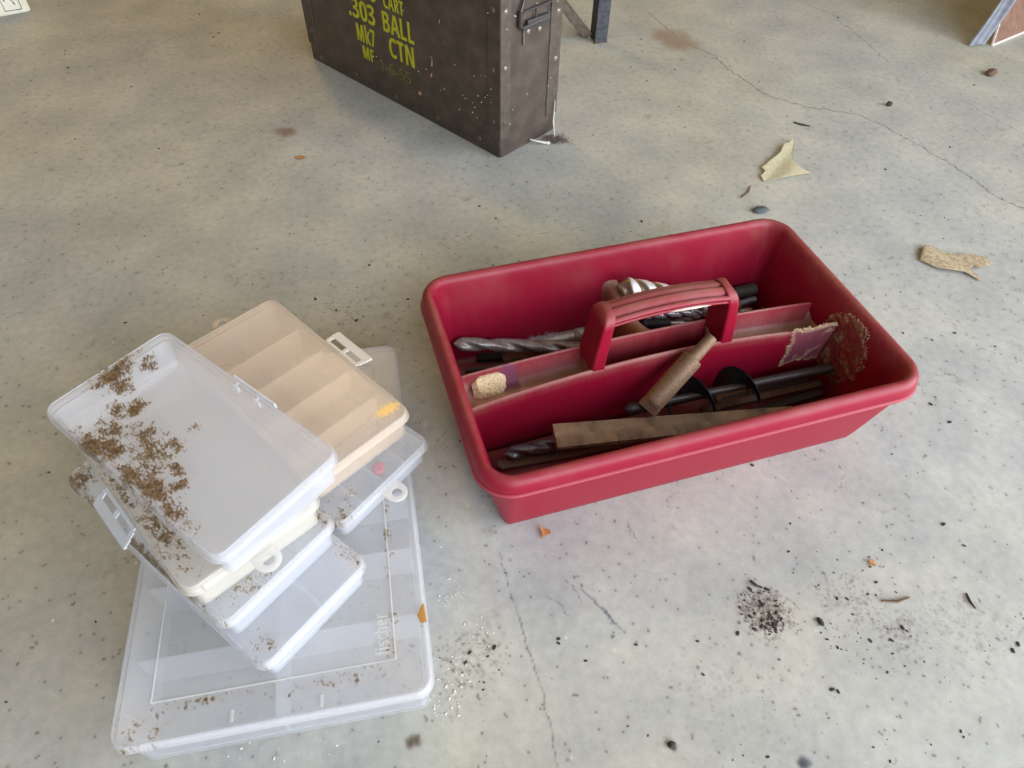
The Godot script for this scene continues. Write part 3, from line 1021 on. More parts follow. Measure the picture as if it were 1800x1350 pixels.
# ---------------------------------------------------------------- chest
func make_chest() -> void:
	var paint := worn("brown_paint", sr(60, 50, 42), sr(88, 75, 64), 0.5, 0.0, 5.0, 20)
	var edge := worn("brown_paint_edge", sr(66, 58, 49), sr(94, 83, 71), 0.5, 0.0, 12.0, 21)
	var L := 0.4865
	var D := 0.1282
	var H := 0.34
	var o := thing("ammunition_chest", "tall dark brown steel ammunition chest with yellow stencilled lettering", "chest", CHEST, CHEST_TURN)
	var b := MB.new()
	b.rr(L - 0.002, D - 0.002, 0.005, [[0.004, 0.0], [0.0006, 0.0012], [0.0, 0.004], [0.0, H - 0.004], [0.0012, H - 0.001], [0.004, H]], 4, 1)
	part("body", b.mesh(), paint, o)
	var bb := MB.new()
	bb.rr(L, D, 0.005, [[0.0035, 0.0], [0.0006, 0.0008], [0.0, 0.003], [0.0, 0.0292], [0.0008, 0.0300], [0.0030, 0.0302], [0.0030, 0.0008]], 4, 1)
	part("bottom_band", bb.mesh(), paint, o)
	# corner straps, seams and side strip
	var ux := L / 2
	var vz := D / 2
	for s in [[ux - 0.0125, vz - 0.0004, 0.025, 0.0022, false], [-ux + 0.0125, vz - 0.0004, 0.025, 0.0022, false], [ux - 0.0004, vz - 0.0100, 0.0022, 0.020, true], [ux - 0.0004, -vz + 0.0125, 0.0022, 0.025, true]]:
		var m := MB.new()
		m.box(Transform3D(Basis(), Vector3(s[0], 0.030 + (H - 0.035) / 2, s[1])), Vector3(s[2], H - 0.036, s[3]), 0.0006)
		part("corner_strap", m.mesh(), edge if s[4] else paint, o)
	var riv := MB.new()
	riv.lathe(Vector3(0, -0.001, 0), Vector3(0, 0.0022, 0), [[0.0042, 0.0], [0.0040, 0.0012], [0.0030, 0.0021], [0.0012, 0.0026]], 12)
	var rmesh := riv.mesh()
	var worn_rivet := plain("worn_rivet", sr(142, 128, 114), 0.35, 0.4)
	var front := Basis(Vector3(1, 0, 0), PI / 2)
	var side := Basis(Vector3(0, 0, 1), -PI / 2)
	for p in [[-0.213, 0.012], [-0.110, 0.015], [-0.002, 0.012], [0.102, 0.014], [0.198, 0.016], [0.229, 0.213], [0.229, 0.133], [0.229, 0.056], [-0.229, 0.213], [-0.229, 0.133], [-0.229, 0.056]]:
		var r := part("rivet", rmesh, edge, o)
		r.transform = Transform3D(front, Vector3(p[0], p[1], vz + (0.0008 if p[1] > 0.03 else 0.0)))
	for p in [[0.0545, 0.212], [0.0545, 0.137], [0.0545, 0.056], [-0.0545, 0.118], [-0.0545, 0.185], [0.008, 0.174], [-0.016, 0.171]]:
		var r := part("rivet", rmesh, worn_rivet if p[1] > 0.1 else edge, o)
		r.transform = Transform3D(side, Vector3(ux + (0.0008 if absf(p[0]) > 0.04 else 0.0), p[1], p[0]))
	# end latch: strap, frame and dark recess
	var lt := thing_part("latch", o)
	var lx := ux + 0.004
	var iron := plain("latch_iron", sr(86, 82, 80), 0.4, 0.6)
	var m1 := MB.new()
	m1.tube([Vector3(lx, 0.207, 0.030), Vector3(lx, 0.188, 0.030), Vector3(lx, 0.183, 0.024), Vector3(lx, 0.185, -0.030)], [0.0032, 0.0034, 0.0034, 0.0028], 10)
	part("frame", m1.mesh(), iron, lt)
	var m2 := MB.new()
	m2.box(Transform3D(Basis(Vector3(1, 0, 0), -0.03), Vector3(lx, 0.1855, -0.007)), Vector3(0.005, 0.011, 0.046), 0.001)
	part("hinge_bar", m2.mesh(), iron, lt)
	var m3 := MB.new()
	m3.tube([Vector3(lx, 0.204, 0.026), Vector3(lx, 0.204, -0.034), Vector3(lx, 0.190, -0.034)], [0.0015, 0.0015, 0.0015], 8)
	m3.tube([Vector3(lx, 0.204, -0.002), Vector3(lx, 0.190, -0.002)], [0.0013, 0.0013], 8)
	m3.tube([Vector3(lx, 0.205, 0.029), Vector3(lx - 0.001, 0.222, 0.021), Vector3(lx - 0.003, 0.30, 0.021)], [0.0024, 0.0022, 0.0020], 8)
	part("wire", m3.mesh(), iron, lt)
	var m4 := MB.new()
	m4.box(Transform3D(Basis(), Vector3(ux + 0.001, 0.171, 0.019)), Vector3(0.002, 0.026, 0.0022), 0.0005)
	part("seam_edge", m4.mesh(), worn_rivet, lt)
	# stencilled lettering on the long face
	var yellow := worn("stencil_yellow", sr(150, 150, 22), sr(206, 198, 30), 0.6, 0.0, 45.0, 23)
	var faint := plain("faded_yellow", sr(108, 110, 44), 0.7)
	var f := Basis()
	var z := vz - 0.0007
	lettering(".303", o, yellow, Vector3(-0.070, 0.1305, z), f, 0.068, 0.031)
	lettering("BALL", o, yellow, Vector3(0.0205, 0.1305, z), f, 0.074, 0.031)
	lettering("Mk7", o, yellow, Vector3(-0.0665, 0.0945, z), f, 0.048, 0.030)
	lettering("CTN", o, yellow, Vector3(0.0235, 0.0935, z), f, 0.060, 0.032)
	lettering("MF", o, yellow, Vector3(-0.0660, 0.0630, z), f, 0.029, 0.021)
	lettering("1-6-55", o, faint, Vector3(0.0010, 0.0560, z), f, 0.078, 0.019, 0.0004, 400)
	lettering("CART", o, yellow, Vector3(0.0145, 0.1620, z), f, 0.047, 0.020)
	lettering("60", o, yellow, Vector3(-0.0440, 0.1620, z), f, 0.032, 0.020)
	# flecks of whitewash and chipped paint
	var fk := MB.new()
	for k in 46:
		var t := rng.randf()
		var u := rng.randf_range(-0.05, 0.24) if t > 0.3 else rng.randf_range(0.14, 0.225)
		var y := rng.randf_range(0.03, 0.24) if t > 0.3 else rng.randf_range(0.035, 0.12)
		var s := rng.randf_range(0.0004, 0.0012)
		fk.tube([Vector3(u, y, vz - 0.0006 + (0.0014 if u > 0.217 else 0.0)), Vector3(u, y, vz + 0.0001 + (0.0014 if u > 0.217 else 0.0))], [s, s * 0.6], 6)
	for k in 16:
		var y := rng.randf_range(0.01, 0.22)
		var s := rng.randf_range(0.0005, 0.0014)
		var w := rng.randf_range(-0.06, 0.062)
		fk.tube([Vector3(ux + 0.0003, y, w), Vector3(ux + 0.0012, y, w)], [s, s * 0.6], 6)
	var fo := part("paint_flecks", fk.mesh(), plain("fleck", sr(196, 186, 172), 0.8), o)
	fo.set_meta("kind", "stuff")
	plain("primer", sr(158, 120, 92), 0.8)
	for c in [[0.095, 0.095, 0.004, 0.013], [0.092, 0.078, 0.005, 0.006], [0.118, 0.165, 0.003, 0.005], [0.060, 0.040, 0.010, 0.0012]]:
		var ch := MB.new()
		ch.tube([Vector3(c[0], c[1], vz - 0.0008), Vector3(c[0], c[1] + 0.0001, vz - 0.0007), Vector3(c[0] + c[2] * 0.3, c[1] + c[3] * 0.6, vz - 0.0007), Vector3(c[0] + c[2] * 0.4, c[1] + c[3], vz - 0.0008)], [0.0006, c[2] * 0.35, c[2] * 0.3, 0.0005], 8)
		part("paint_chip", ch.mesh(), mats["primer"], o)


# ---------------------------------------------------------------- small things on the floor
func leaf(called: String, label: String, category: String, pts: Array, hfn: Callable, th: float, step: float, mat: Material) -> void:
	var c := Vector2.ZERO
	for p in pts:
		c += p
	c /= pts.size()
	var poly := PackedVector2Array()
	for p in pts:
		poly.append(p - c)
	var m := MB.new()
	m.sheet(poly, hfn, th, step)
	var o := part(called, m.mesh(), mat)
	o.position = Vector3(c.x, 0.0004, c.y)
	tag(o, label, category)


func blob(called: String, label: String, category: String, at: Vector3, s: Vector3, turn: float, mat: Material, sd: int) -> void:
	var m := MB.new()
	var rings := []
	for i in range(1, 8):
		var t := PI * i / 8.0
		var r := PackedVector3Array()
		for k in 12:
			var a := TAU * k / 12
			var d := Vector3(sin(t) * cos(a), cos(t), sin(t) * sin(a))
			var g := 1.0 + 0.35 * soft.get_noise_3d(d.x * 90 + sd * 37, d.y * 90, d.z * 90)
			r.append(Vector3(d.x * s.x, d.y * s.y, d.z * s.z) * g + Vector3(0, s.y * 0.9, 0))
		rings.append(r)
	m.loft(rings)
	var o := part(called, m.mesh(), mat)
	o.position = at
	o.rotation.y = turn
	tag(o, label, category)


func twig(label: String, a: Vector2, b: Vector2, r: float, mat: Material) -> void:
	var m := MB.new()
	var mid := a.lerp(b, 0.5)
	var d := b - a
	var bend := Vector2(-d.y, d.x) * 0.10
	m.tube([Vector3(a.x - mid.x, r, a.y - mid.y), Vector3(bend.x, r * 1.4, bend.y), Vector3(b.x - mid.x, r, b.y - mid.y)], [r * 0.7, r, r * 0.5], 7)
	var o := part("twig", m.mesh(), mat)
	o.position = Vector3(mid.x, 0, mid.y)
	tag(o, label, "twig")


func grains(called: String, label: String, spots: Array, mat: Material, size: Vector2, sd: int) -> void:
	var m := MB.new()
	var rings := []
	for i in range(1, 4):
		var t := PI * i / 4.0
		var r := PackedVector3Array()
		for k in 6:
			var a := TAU * k / 6 + i * 0.4
			r.append(Vector3(sin(t) * cos(a), cos(t) * 0.6 + 0.5, sin(t) * sin(a) * 0.75) * (1.0 + 0.2 * sin(k * 2.3 + i)))
		rings.append(r)
	m.loft(rings)
	var g := RandomNumberGenerator.new()
	g.seed = sd
	var mm := MultiMesh.new()
	mm.transform_format = MultiMesh.TRANSFORM_3D
	mm.mesh = m.mesh()
	var at := []
	for s in spots:
		for k in s[3]:
			var t := g.randf() * TAU
			var d := sqrt(g.randf())
			at.append(Vector3(s[0] + cos(t) * d * s[2], 0, s[1] + sin(t) * d * s[2] * (s[4] if s.size() > 4 else 1.0)))
	mm.instance_count = at.size()
	for k in at.size():
		var s := size.x * pow(size.y / size.x, pow(g.randf(), 2.2))
		mm.set_instance_transform(k, Transform3D(Basis(Vector3.UP, g.randf() * TAU).scaled(Vector3(s, s * 0.6, s)), at[k]))
	var o := MultiMeshInstance3D.new()
	o.name = called
	o.multimesh = mm
	o.material_override = mat
	add_child(o, true)
	tag(o, label, "grit")
	o.set_meta("kind", "stuff")


func make_litter() -> void:
	var straw := worn("dry_leaf_pale", sr(176, 168, 128), sr(214, 206, 176), 0.7, 0.0, 30.0, 40)
	straw.backlight_enabled = true
	straw.backlight = Color(0.35, 0.33, 0.25)
	var tan := worn("dry_leaf_tan", sr(150, 128, 96), sr(206, 192, 160), 0.75, 0.0, 26.0, 41)
	tan.backlight_enabled = true
	tan.backlight = Color(0.3, 0.27, 0.2)
	var orange := worn("orange_leaf", sr(158, 96, 48), sr(206, 150, 92), 0.7, 0.0, 60.0, 42)
	var dark := plain("dark_litter", sr(52, 46, 40), 0.8)
	var brown := plain("brown_litter", sr(96, 74, 54), 0.85)
	leaf("leaf_scrap", "pale torn leaf scrap with one tall upright point, beyond the tray", "leaf", [Vector2(0.3706, -0.9172), Vector2(0.368, -0.9319), Vector2(0.3777, -0.9438), Vector2(0.3739, -0.953), Vector2(0.3823, -0.9616), Vector2(0.3888, -0.9703), Vector2(0.3993, -0.9817), Vector2(0.4134, -0.997), Vector2(0.4239, -1.0189), Vector2(0.4338, -1.0232), Vector2(0.4453, -1.0424), Vector2(0.4278, -0.9745), Vector2(0.4359, -0.9546), Vector2(0.4479, -0.9435), Vector2(0.4189, -0.933), Vector2(0.3978, -0.9252)], func(p: Vector2) -> float: return 0.0005 + 0.003 * absf(sin(p.x * 60.0 + p.y * 40.0)) + 0.004 * smoothstep(0.0, 0.06, -p.y), 0.0007, 0.008, straw)
	leaf("leaf_scrap", "long tan leaf scrap with a frayed end, right of the tray", "leaf", [Vector2(0.5389, -0.7378), Vector2(0.5429, -0.7486), Vector2(0.5558, -0.7687), Vector2(0.5682, -0.767), Vector2(0.5866, -0.7525), Vector2(0.6085, -0.748), Vector2(0.6263, -0.7466), Vector2(0.6318, -0.7404), Vector2(0.6226, -0.7379), Vector2(0.6326, -0.7331), Vector2(0.623, -0.7265), Vector2(0.6131, -0.7219), Vector2(0.606, -0.7289), Vector2(0.6003, -0.7184), Vector2(0.6065, -0.7064), Vector2(0.6015, -0.6992), Vector2(0.5882, -0.7148), Vector2(0.5727, -0.7142), Vector2(0.5543, -0.7217), Vector2(0.5464, -0.7307)], func(p: Vector2) -> float: return 0.0008 + 0.005 * pow(sin(p.x * 55.0 - p.y * 30.0), 2.0), 0.0007, 0.006, tan)
	leaf("leaf_scrap", "small orange leaf crumb in front of the tray's near corner", "leaf", [Vector2(0.0285, -0.3275), Vector2(0.0330, -0.3230), Vector2(0.0385, -0.3225), Vector2(0.0400, -0.3180), Vector2(0.0350, -0.3170), Vector2(0.0320, -0.3130), Vector2(0.0310, -0.3190)], func(p: Vector2) -> float: return 0.0004 + 0.35 * absf(p.x), 0.0006, 0.003, orange)
	leaf("leaf_scrap", "tiny orange leaf fleck above the dirt patch at lower right", "leaf", [Vector2(0.3305, -0.2990), Vector2(0.3340, -0.3005), Vector2(0.3362, -0.2960), Vector2(0.3345, -0.2935), Vector2(0.3312, -0.2945)], func(p: Vector2) -> float: return 0.0004 + 0.3 * absf(p.y), 0.0005, 0.002, orange)
	leaf("leaf_scrap", "flat orange leaf fleck on the floor left of the chest's near corner", "leaf", [Vector2(-0.3420, -0.9530), Vector2(-0.3340, -0.9580), Vector2(-0.3250, -0.9540), Vector2(-0.3300, -0.9480), Vector2(-0.3390, -0.9490)], func(p: Vector2) -> float: return 0.0004 + 0.1 * absf(p.x), 0.0005, 0.003, orange)
	blob("pebble", "dark round pebble on the open floor at upper right", "pebble", Vector3(0.6431, 0, -1.1666), Vector3(0.0055, 0.0040, 0.0045), 0.4, dark, 1)
	blob("stone_chip", "dark green grey chip peeping out behind the tray's far corner", "pebble", Vector3(0.3490, 0, -0.8425), Vector3(0.0120, 0.0040, 0.0070), 0.3, plain("green_stone", sr(74, 82, 80), 0.8), 2)
	blob("dry_husk", "curled brown husk near the folded sheet at upper right", "husk", Vector3(0.8752, 0, -1.2951), Vector3(0.0120, 0.0060, 0.0080), 0.6, brown, 3)
	blob("seed", "glossy black seed on the floor right of the dirt patch", "seed", Vector3(0.2705, 0, -0.2405), Vector3(0.0020, 0.0018, 0.0040), 0.5, dark, 4)
	blob("seed", "brown black seed at the bottom edge of the view", "seed", Vector3(0.1291, 0, -0.1409), Vector3(0.0034, 0.0020, 0.0026), 0.2, dark, 5)
	twig("thin dark twig standing out behind the pale leaf scrap", Vector2(0.4605, -1.0985), Vector2(0.4850, -1.0870), 0.0016, dark)
	twig("slim brown twig between pale leaf scrap and tray rim", Vector2(0.3290, -0.8760), Vector2(0.3480, -0.9060), 0.0012, brown)
	twig("short curved black twig at the lower right edge", Vector2(0.4080, -0.2700), Vector2(0.4105, -0.2560), 0.0012, dark)
	twig("stubby dark twig lying in the dirt patch", Vector2(0.2175, -0.2770), Vector2(0.2240, -0.2710), 0.0014, dark)
	twig("brown forked twig right of the dirt patch", Vector2(0.3300, -0.2610), Vector2(0.3560, -0.2650), 0.0012, brown)
	# dust and cobweb at the chest's foot
	var web := MB.new()
	var c0 := Vector3(0.0586, 0.0, -1.0233)
	for k in 220:
		var p := Vector3(rng.randfn(0, 0.009), absf(rng.randfn(0, 0.0025)), rng.randfn(0, 0.005))
		var q := p + Vector3(rng.randfn(0, 0.005), absf(rng.randfn(0, 0.0025)), rng.randfn(0, 0.005))
		web.tube([p, p.lerp(q, 0.5) + Vector3(0, 0.001, 0), q], [0.00035, 0.0004, 0.0002], 4)
	var wo := part("dust_ball", web.mesh(), plain("dust_grey", sr(120, 106, 96), 0.95))
	wo.position = c0
	tag(wo, "grey fluff ball of dust at the foot of the brown chest", "dust")
	wo.set_meta("kind", "stuff")
	var cb := MB.new()
	cb.tube([Vector3(-0.040, 0.010, 0.016), Vector3(-0.028, 0.007, 0.016), Vector3(-0.014, 0.003, 0.013)], [0.0010, 0.0016, 0.0022], 8)
	cb.tube([Vector3(-0.002, 0.050, -0.030), Vector3(-0.003, 0.020, -0.022), Vector3(0.0, 0.004, -0.004)], [0.0007, 0.0012, 0.0008], 7)
	cb.tube([Vector3(-0.014, 0.003, 0.013), Vector3(-0.011, 0.003, 0.013), Vector3(-0.008, 0.003, 0.012)], [0.0020, 0.0034, 0.0012], 8)
	var co := part("cobweb", cb.mesh(), plain("cobweb_white", sr(206, 200, 190), 0.9))
	co.position = c0
	tag(co, "white cobweb threads and cocoon between chest and dust ball", "cobweb")
	# grit
	grains("dark_grit", "dark grains of grit scattered over the concrete floor", [[0.1, -0.8, 1.1, 600], [0.15, -0.35, 0.5, 260], [0.224, -0.250, 0.022, 130], [0.229, -0.240, 0.010, 70], [0.30, -0.255, 0.05, 60], [-0.03, -0.20, 0.03, 22], [0.32, -0.20, 0.16, 120], [-0.21, -0.63, 0.04, 30]], dark, Vector2(0.0004, 0.0024), 5)
	grains("white_grit", "white grains spilled beside the organiser boxes and under the tray", [[-0.050, -0.258, 0.014, 50], [-0.040, -0.190, 0.016, 60], [-0.046, -0.165, 0.014, 60], [-0.024, -0.225, 0.016, 30], [-0.17, -0.135, 0.05, 40, 0.3], [-0.36, -0.90, 0.06, 30], [-0.55, -0.90, 0.10, 30, 0.2], [0.1, -0.6, 0.9, 90], [-0.02, -0.35, 0.03, 20]], plain("white_grain", sr(222, 218, 208), 0.8), Vector2(0.0003, 0.0013), 6)


# ---------------------------------------------------------------- things at the edge of the view
func make_edges() -> void:
	# steel angle leg with a slanting brace
	var o := thing("bench_leg", "black steel angle leg with slanting rusty brace behind the chest", "bench leg", Vector3(0.156, 0, -1.394))
	var iron := worn("black_iron", sr(44, 46, 50), sr(84, 84, 90), 0.5, 0.3, 20.0, 50)
	var rusty := worn("brace_rust", sr(92, 74, 58), sr(132, 122, 114), 0.6, 0.3, 14.0, 51)
	var m := MB.new()
	m.box(Transform3D(Basis(Vector3.UP, 0.35), Vector3(0.0, 0.25, 0.0)), Vector3(0.026, 0.5, 0.004))
	m.box(Transform3D(Basis(Vector3.UP, 0.35), Vector3(-0.0125, 0.25, -0.014)), Vector3(0.004, 0.5, 0.028))
	part("leg", m.mesh(), iron, o)
	var m2 := MB.new()
	var a := Vector3(-0.022, 0.003, -0.018)
	var b := Vector3(-0.105, 0.085, -0.045)
	var d := (b - a).normalized()
	var x := d.cross(Vector3(0, 0, 1)).normalized()
	m2.box(Transform3D(Basis(x, d, x.cross(d)), a.lerp(b, 0.5)), Vector3(0.017, a.distance_to(b), 0.003))
	m2.box(Transform3D(Basis(x, d, x.cross(d)), a.lerp(b, 0.5) - x * 0.009 + Vector3(0, 0, -0.008)), Vector3(0.003, a.distance_to(b), 0.018))
	part("brace", m2.mesh(), rusty, o)
	var m3 := MB.new()
	m3.box(Transform3D(Basis(Vector3.UP, 0.35), Vector3(-0.080, 0.085, -0.040)), Vector3(0.13, 0.022, 0.004))
	part("rail", m3.mesh(), plain("teal_paint", sr(150, 176, 166), 0.6), o)
	var m5 := MB.new()
	m5.box(Transform3D(Basis(Vector3.UP, 0.35), Vector3(0.0, 0.001, 0.001)), Vector3(0.028, 0.002, 0.010))
	part("foot", m5.mesh(), rusty, o)
	# cream printed carton at the far left
	var ca := Vector3(-1.0356, 0, -1.4457)
	var cb := Vector3(-0.9942, 0, -1.4739)
	var dir := (cb - ca).normalized()
	var turn := atan2(-dir.z, dir.x)
	var c := thing("carton", "cream printed carton cut off by the upper left corner", "carton", cb, turn)
	var m6 := MB.new()
	m6.box(Transform3D(Basis(), Vector3(-0.09, 0.07, -0.05)), Vector3(0.18, 0.14, 0.10), 0.003)
	part("box", m6.mesh(), worn("cream_card", sr(232, 226, 200), sr(248, 244, 226), 0.6, 0.0, 6.0, 52), c)
	var ink := plain("ink", sr(92, 92, 80), 0.8)
	var m7 := MB.new()
	for s in [[-0.0145, 0.0075, -0.0145, 0.10], [-0.0445, 0.0085, -0.0445, 0.10], [-0.0450, 0.0085, -0.0145, 0.0075]]:
		var p := Vector3(s[0], s[1], 0.0001)
		var q := Vector3(s[2], s[3], 0.0001)
		m7.tube([p, q], [0.0006, 0.0006], 6)
	part("printed_frame", m7.mesh(), ink, c)
	var m8 := MB.new()
	for s in [[-0.026, 0.026, 0.0014], [-0.0245, 0.0215, 0.0016], [-0.0235, 0.0185, 0.0014], [-0.0385, 0.027, 0.0016]]:
		m8.box(Transform3D(Basis(Vector3(0, 0, 1), 0.5), Vector3(s[0], s[1], 0.0001)), Vector3(s[2] * 1.4, s[2] * 2.2, 0.0004), 0.0001)
	part("print", m8.mesh(), ink, c)
	# cardboard sheet leaning at the right, with a grey plastic sheet tucked behind it
	var e0 := Vector3(0.9345, 0, -1.4225)
	var ed := Vector3(0.0982, 0, -0.0701).normalized()
	var k := thing("cardboard_panel", "brown cardboard panel with torn white edge at the upper right corner", "cardboard", e0, atan2(-ed.z, ed.x))
	var m9 := MB.new()
	var lean := Transform3D(Basis(Vector3(1, 0, 0), -0.35), Vector3.ZERO) * Transform3D(Basis(Vector3(0, 0, 1), -0.30), Vector3.ZERO)
	m9.box(lean * Transform3D(Basis(Vector3(0, 0, 1), 0.30), Vector3(0.0, 0.0, 0.0)) * Transform3D(Basis(), Vector3(0.15, 0.002, 0)), Vector3(0.30, 0.004, 0.005), 0.0006)
	part("torn_edge", m9.mesh(), plain("torn_paper", sr(226, 222, 208), 0.8), k)
	var m10 := MB.new()
	var rg := []
	for zz in [-0.002, 0.002]:
		var r := PackedVector3Array()
		for p in [Vector3(0.002, 0.003, zz), Vector3(0.30, 0.003, zz), Vector3(0.36, 0.25, zz), Vector3(0.092, 0.25, zz)]:
			r.append(Transform3D(Basis(Vector3(1, 0, 0), -0.35), Vector3.ZERO) * p)
		rg.append(r)
	m10.loft(rg)
	part("board", m10.mesh(), worn("cardboard", sr(104, 74, 58), sr(138, 106, 84), 0.85, 0.0, 8.0, 53), k)
	var m11 := MB.new()
	var r2 := []
	for i in 2:
		var off := Vector3(0.0, 0.0, 0.0035 * i)
		var r := PackedVector3Array()
		for p in [Vector3(-0.002, 0.003, -0.0015), Vector3(0.001, 0.003, -0.0015), Vector3(0.0915, 0.25, -0.0015), Vector3(0.0885, 0.25, -0.0015)]:
			r.append(Transform3D(Basis(Vector3(1, 0, 0), -0.35), Vector3.ZERO) * (p + off))
		r2.append(r)
	m11.loft(r2)
	part("cut_edge", m11.mesh(), plain("paper_edge", sr(206, 200, 182), 0.8), k)
	var g := thing("plastic_sheet", "grey plastic sheet folded against the cardboard panel at upper right", "plastic sheet", Vector3(0.893, 0, -1.418), 0.0)
	var m12 := MB.new()
	var rows := []
	for i in 17:
		var t := i / 16.0
		var r := PackedVector3Array()
		var y := 0.002 + 0.26 * t
		for j in 9:
			var s := j / 8.0
			var xx := lerpf(-0.004, 0.030, s) * (1.0 - 0.15 * t) + 0.105 * t + 0.02 * smoothstep(0.25, 0.0, t) * -0.2
			var zz := -0.006 * s - 0.10 * t + 0.007 * sin(s * 7.0 + t * 3.0) * (0.4 + t)
			r.append(Vector3(xx, y, zz))
		for j in 9:
			var q := r[8 - j]
			r.append(q + Vector3(0.001, -0.0005, -0.0022))
		rows.append(r)
	m12.loft(rows)
	part("fold", m12.mesh(), worn("grey_plastic", sr(84, 87, 94), sr(122, 124, 130), 0.45, 0.0, 12.0, 54), g)


# ---------------------------------------------------------------- room
func make_room() -> void:
	var fm := make_floor_material()
	var X0 := -2.6
	var X1 := 2.3
	var Z0 := -3.4
	var Z1 := 1.4
	var H := 2.6
	var f := MB.new()
	f.loft([MB.rrect(X1 - X0 + 0.4, Z1 - Z0 + 0.4, 0.001, -0.12, 1), MB.rrect(X1 - X0 + 0.4, Z1 - Z0 + 0.4, 0.001, 0.0, 1)])
	var cx := (X0 + X1) / 2
	var cz := (Z0 + Z1) / 2
	var fo := struct("floor", f.mesh(null, func(p: Vector3) -> Vector2: return Vector2((p.x + cx - FLOOR_X) / FLOOR_S, (p.z + cz - FLOOR_Z) / FLOOR_S)), fm, "worn grey brown concrete garage floor with hairline cracks")
	fo.position = Vector3(cx, 0, cz)
	var wall := worn("wall_board", sr(162, 156, 136), sr(180, 174, 154), 0.85, 0.0, 1.5, 60)
	var pale := worn("ceiling_board", sr(186, 172, 150), sr(202, 190, 168), 0.9, 0.0, 1.5, 61)
	var boxes := {
		"wall_back": [Vector3(cx, H / 2, Z0 - 0.05), Vector3(X1 - X0 + 0.2, H, 0.1)],
		"wall_left": [Vector3(X0 - 0.05, H / 2, cz), Vector3(0.1, H, Z1 - Z0 + 0.2)],
	}
	for n in boxes:
		var m := MB.new()
		m.box(Transform3D(Basis(), Vector3.ZERO), boxes[n][1], 0.002)
		struct(n, m.mesh(), wall).position = boxes[n][0]
	var c := MB.new()
	c.box(Transform3D(Basis(), Vector3.ZERO), Vector3(X1 - X0 + 0.4, 0.1, Z1 - Z0 + 0.4), 0.002)
	struct("ceiling", c.mesh(), pale).position = Vector3(cx, H + 0.05, cz)
	# right wall with a side doorway
	var rw := MB.new()
	rw.box(Transform3D(Basis(), Vector3(X1, H / 2, (Z0 + SIDE_Z0) / 2)), Vector3(0.12, H, SIDE_Z0 - Z0), 0.002)
	rw.box(Transform3D(Basis(), Vector3(X1, H / 2, (Z1 + SIDE_Z1) / 2)), Vector3(0.12, H, Z1 - SIDE_Z1), 0.002)
	rw.box(Transform3D(Basis(), Vector3(X1, (H + DOOR_H) / 2, (SIDE_Z0 + SIDE_Z1) / 2)), Vector3(0.12, H - DOOR_H, SIDE_Z1 - SIDE_Z0), 0.002)
	struct("wall_right", rw.mesh(), wall)
	# front wall with the wide door opening behind the viewer
	var fw := MB.new()
	fw.box(Transform3D(Basis(), Vector3((X0 + DOOR_X0) / 2, H / 2, Z1)), Vector3(DOOR_X0 - X0, H, 0.12), 0.002)
	fw.box(Transform3D(Basis(), Vector3((X1 + DOOR_X1) / 2, H / 2, Z1)), Vector3(X1 - DOOR_X1, H, 0.12), 0.002)
	fw.box(Transform3D(Basis(), Vector3((DOOR_X0 + DOOR_X1) / 2, (H + DOOR_H) / 2, Z1)), Vector3(DOOR_X1 - DOOR_X0, H - DOOR_H, 0.12), 0.002)
	struct("wall_front", fw.mesh(), wall)
	var dr := MB.new()
	dr.box(Transform3D(Basis(), Vector3(2.0, -0.18, 0.0)), Vector3(24, 0.1, 24), 0.002)
	struct("ground", dr.mesh(), worn("driveway", sr(150, 150, 148), sr(176, 176, 174), 0.9, 0.0, 0.7, 62), "pale concrete driveway outside the door")


const DOOR_X0 := 0.3
const DOOR_X1 := 2.1
const DOOR_H := 2.2
const SIDE_Z0 := -0.8
const SIDE_Z1 := 1.2


func make_lamp() -> void:
	var at := Vector3(-0.9, 2.42, -2.5)
	var o := thing("ceiling_lamp", "warm ceiling batten lamp above the back of the garage", "lamp", at)
	var m := MB.new()
	m.box(Transform3D(Basis(), Vector3(0, 0.15, 0)), Vector3(0.5, 0.04, 0.1), 0.004)
	part("housing", m.mesh(), plain("lamp_white", sr(230, 226, 216), 0.5), o)
	var d := MB.new()
	d.tube([Vector3(-0.21, 0.09, 0), Vector3(-0.20, 0.09, 0), Vector3(0.20, 0.09, 0), Vector3(0.21, 0.09, 0)], [0.02, 0.03, 0.03, 0.02], 14)
	var glow := plain("lamp_glow", Color(1, 0.8, 0.5), 0.5)
	glow.emission_enabled = true
	glow.emission = Color(1.0, 0.74, 0.40)
	glow.emission_energy_multiplier = 3.0
	part("lamp_tube", d.mesh(), glow, o)
	var l := OmniLight3D.new()
	l.name = "lamp_light"
	l.light_color = Color(1.0, 0.90, 0.60)
	l.light_energy = 0.055
	l.light_size = 0.05
	l.omni_range = 12.0
	l.omni_attenuation = 2.0
	l.shadow_enabled = true
	l.position = Vector3(0, 0.09, 0)
	o.add_child(l)


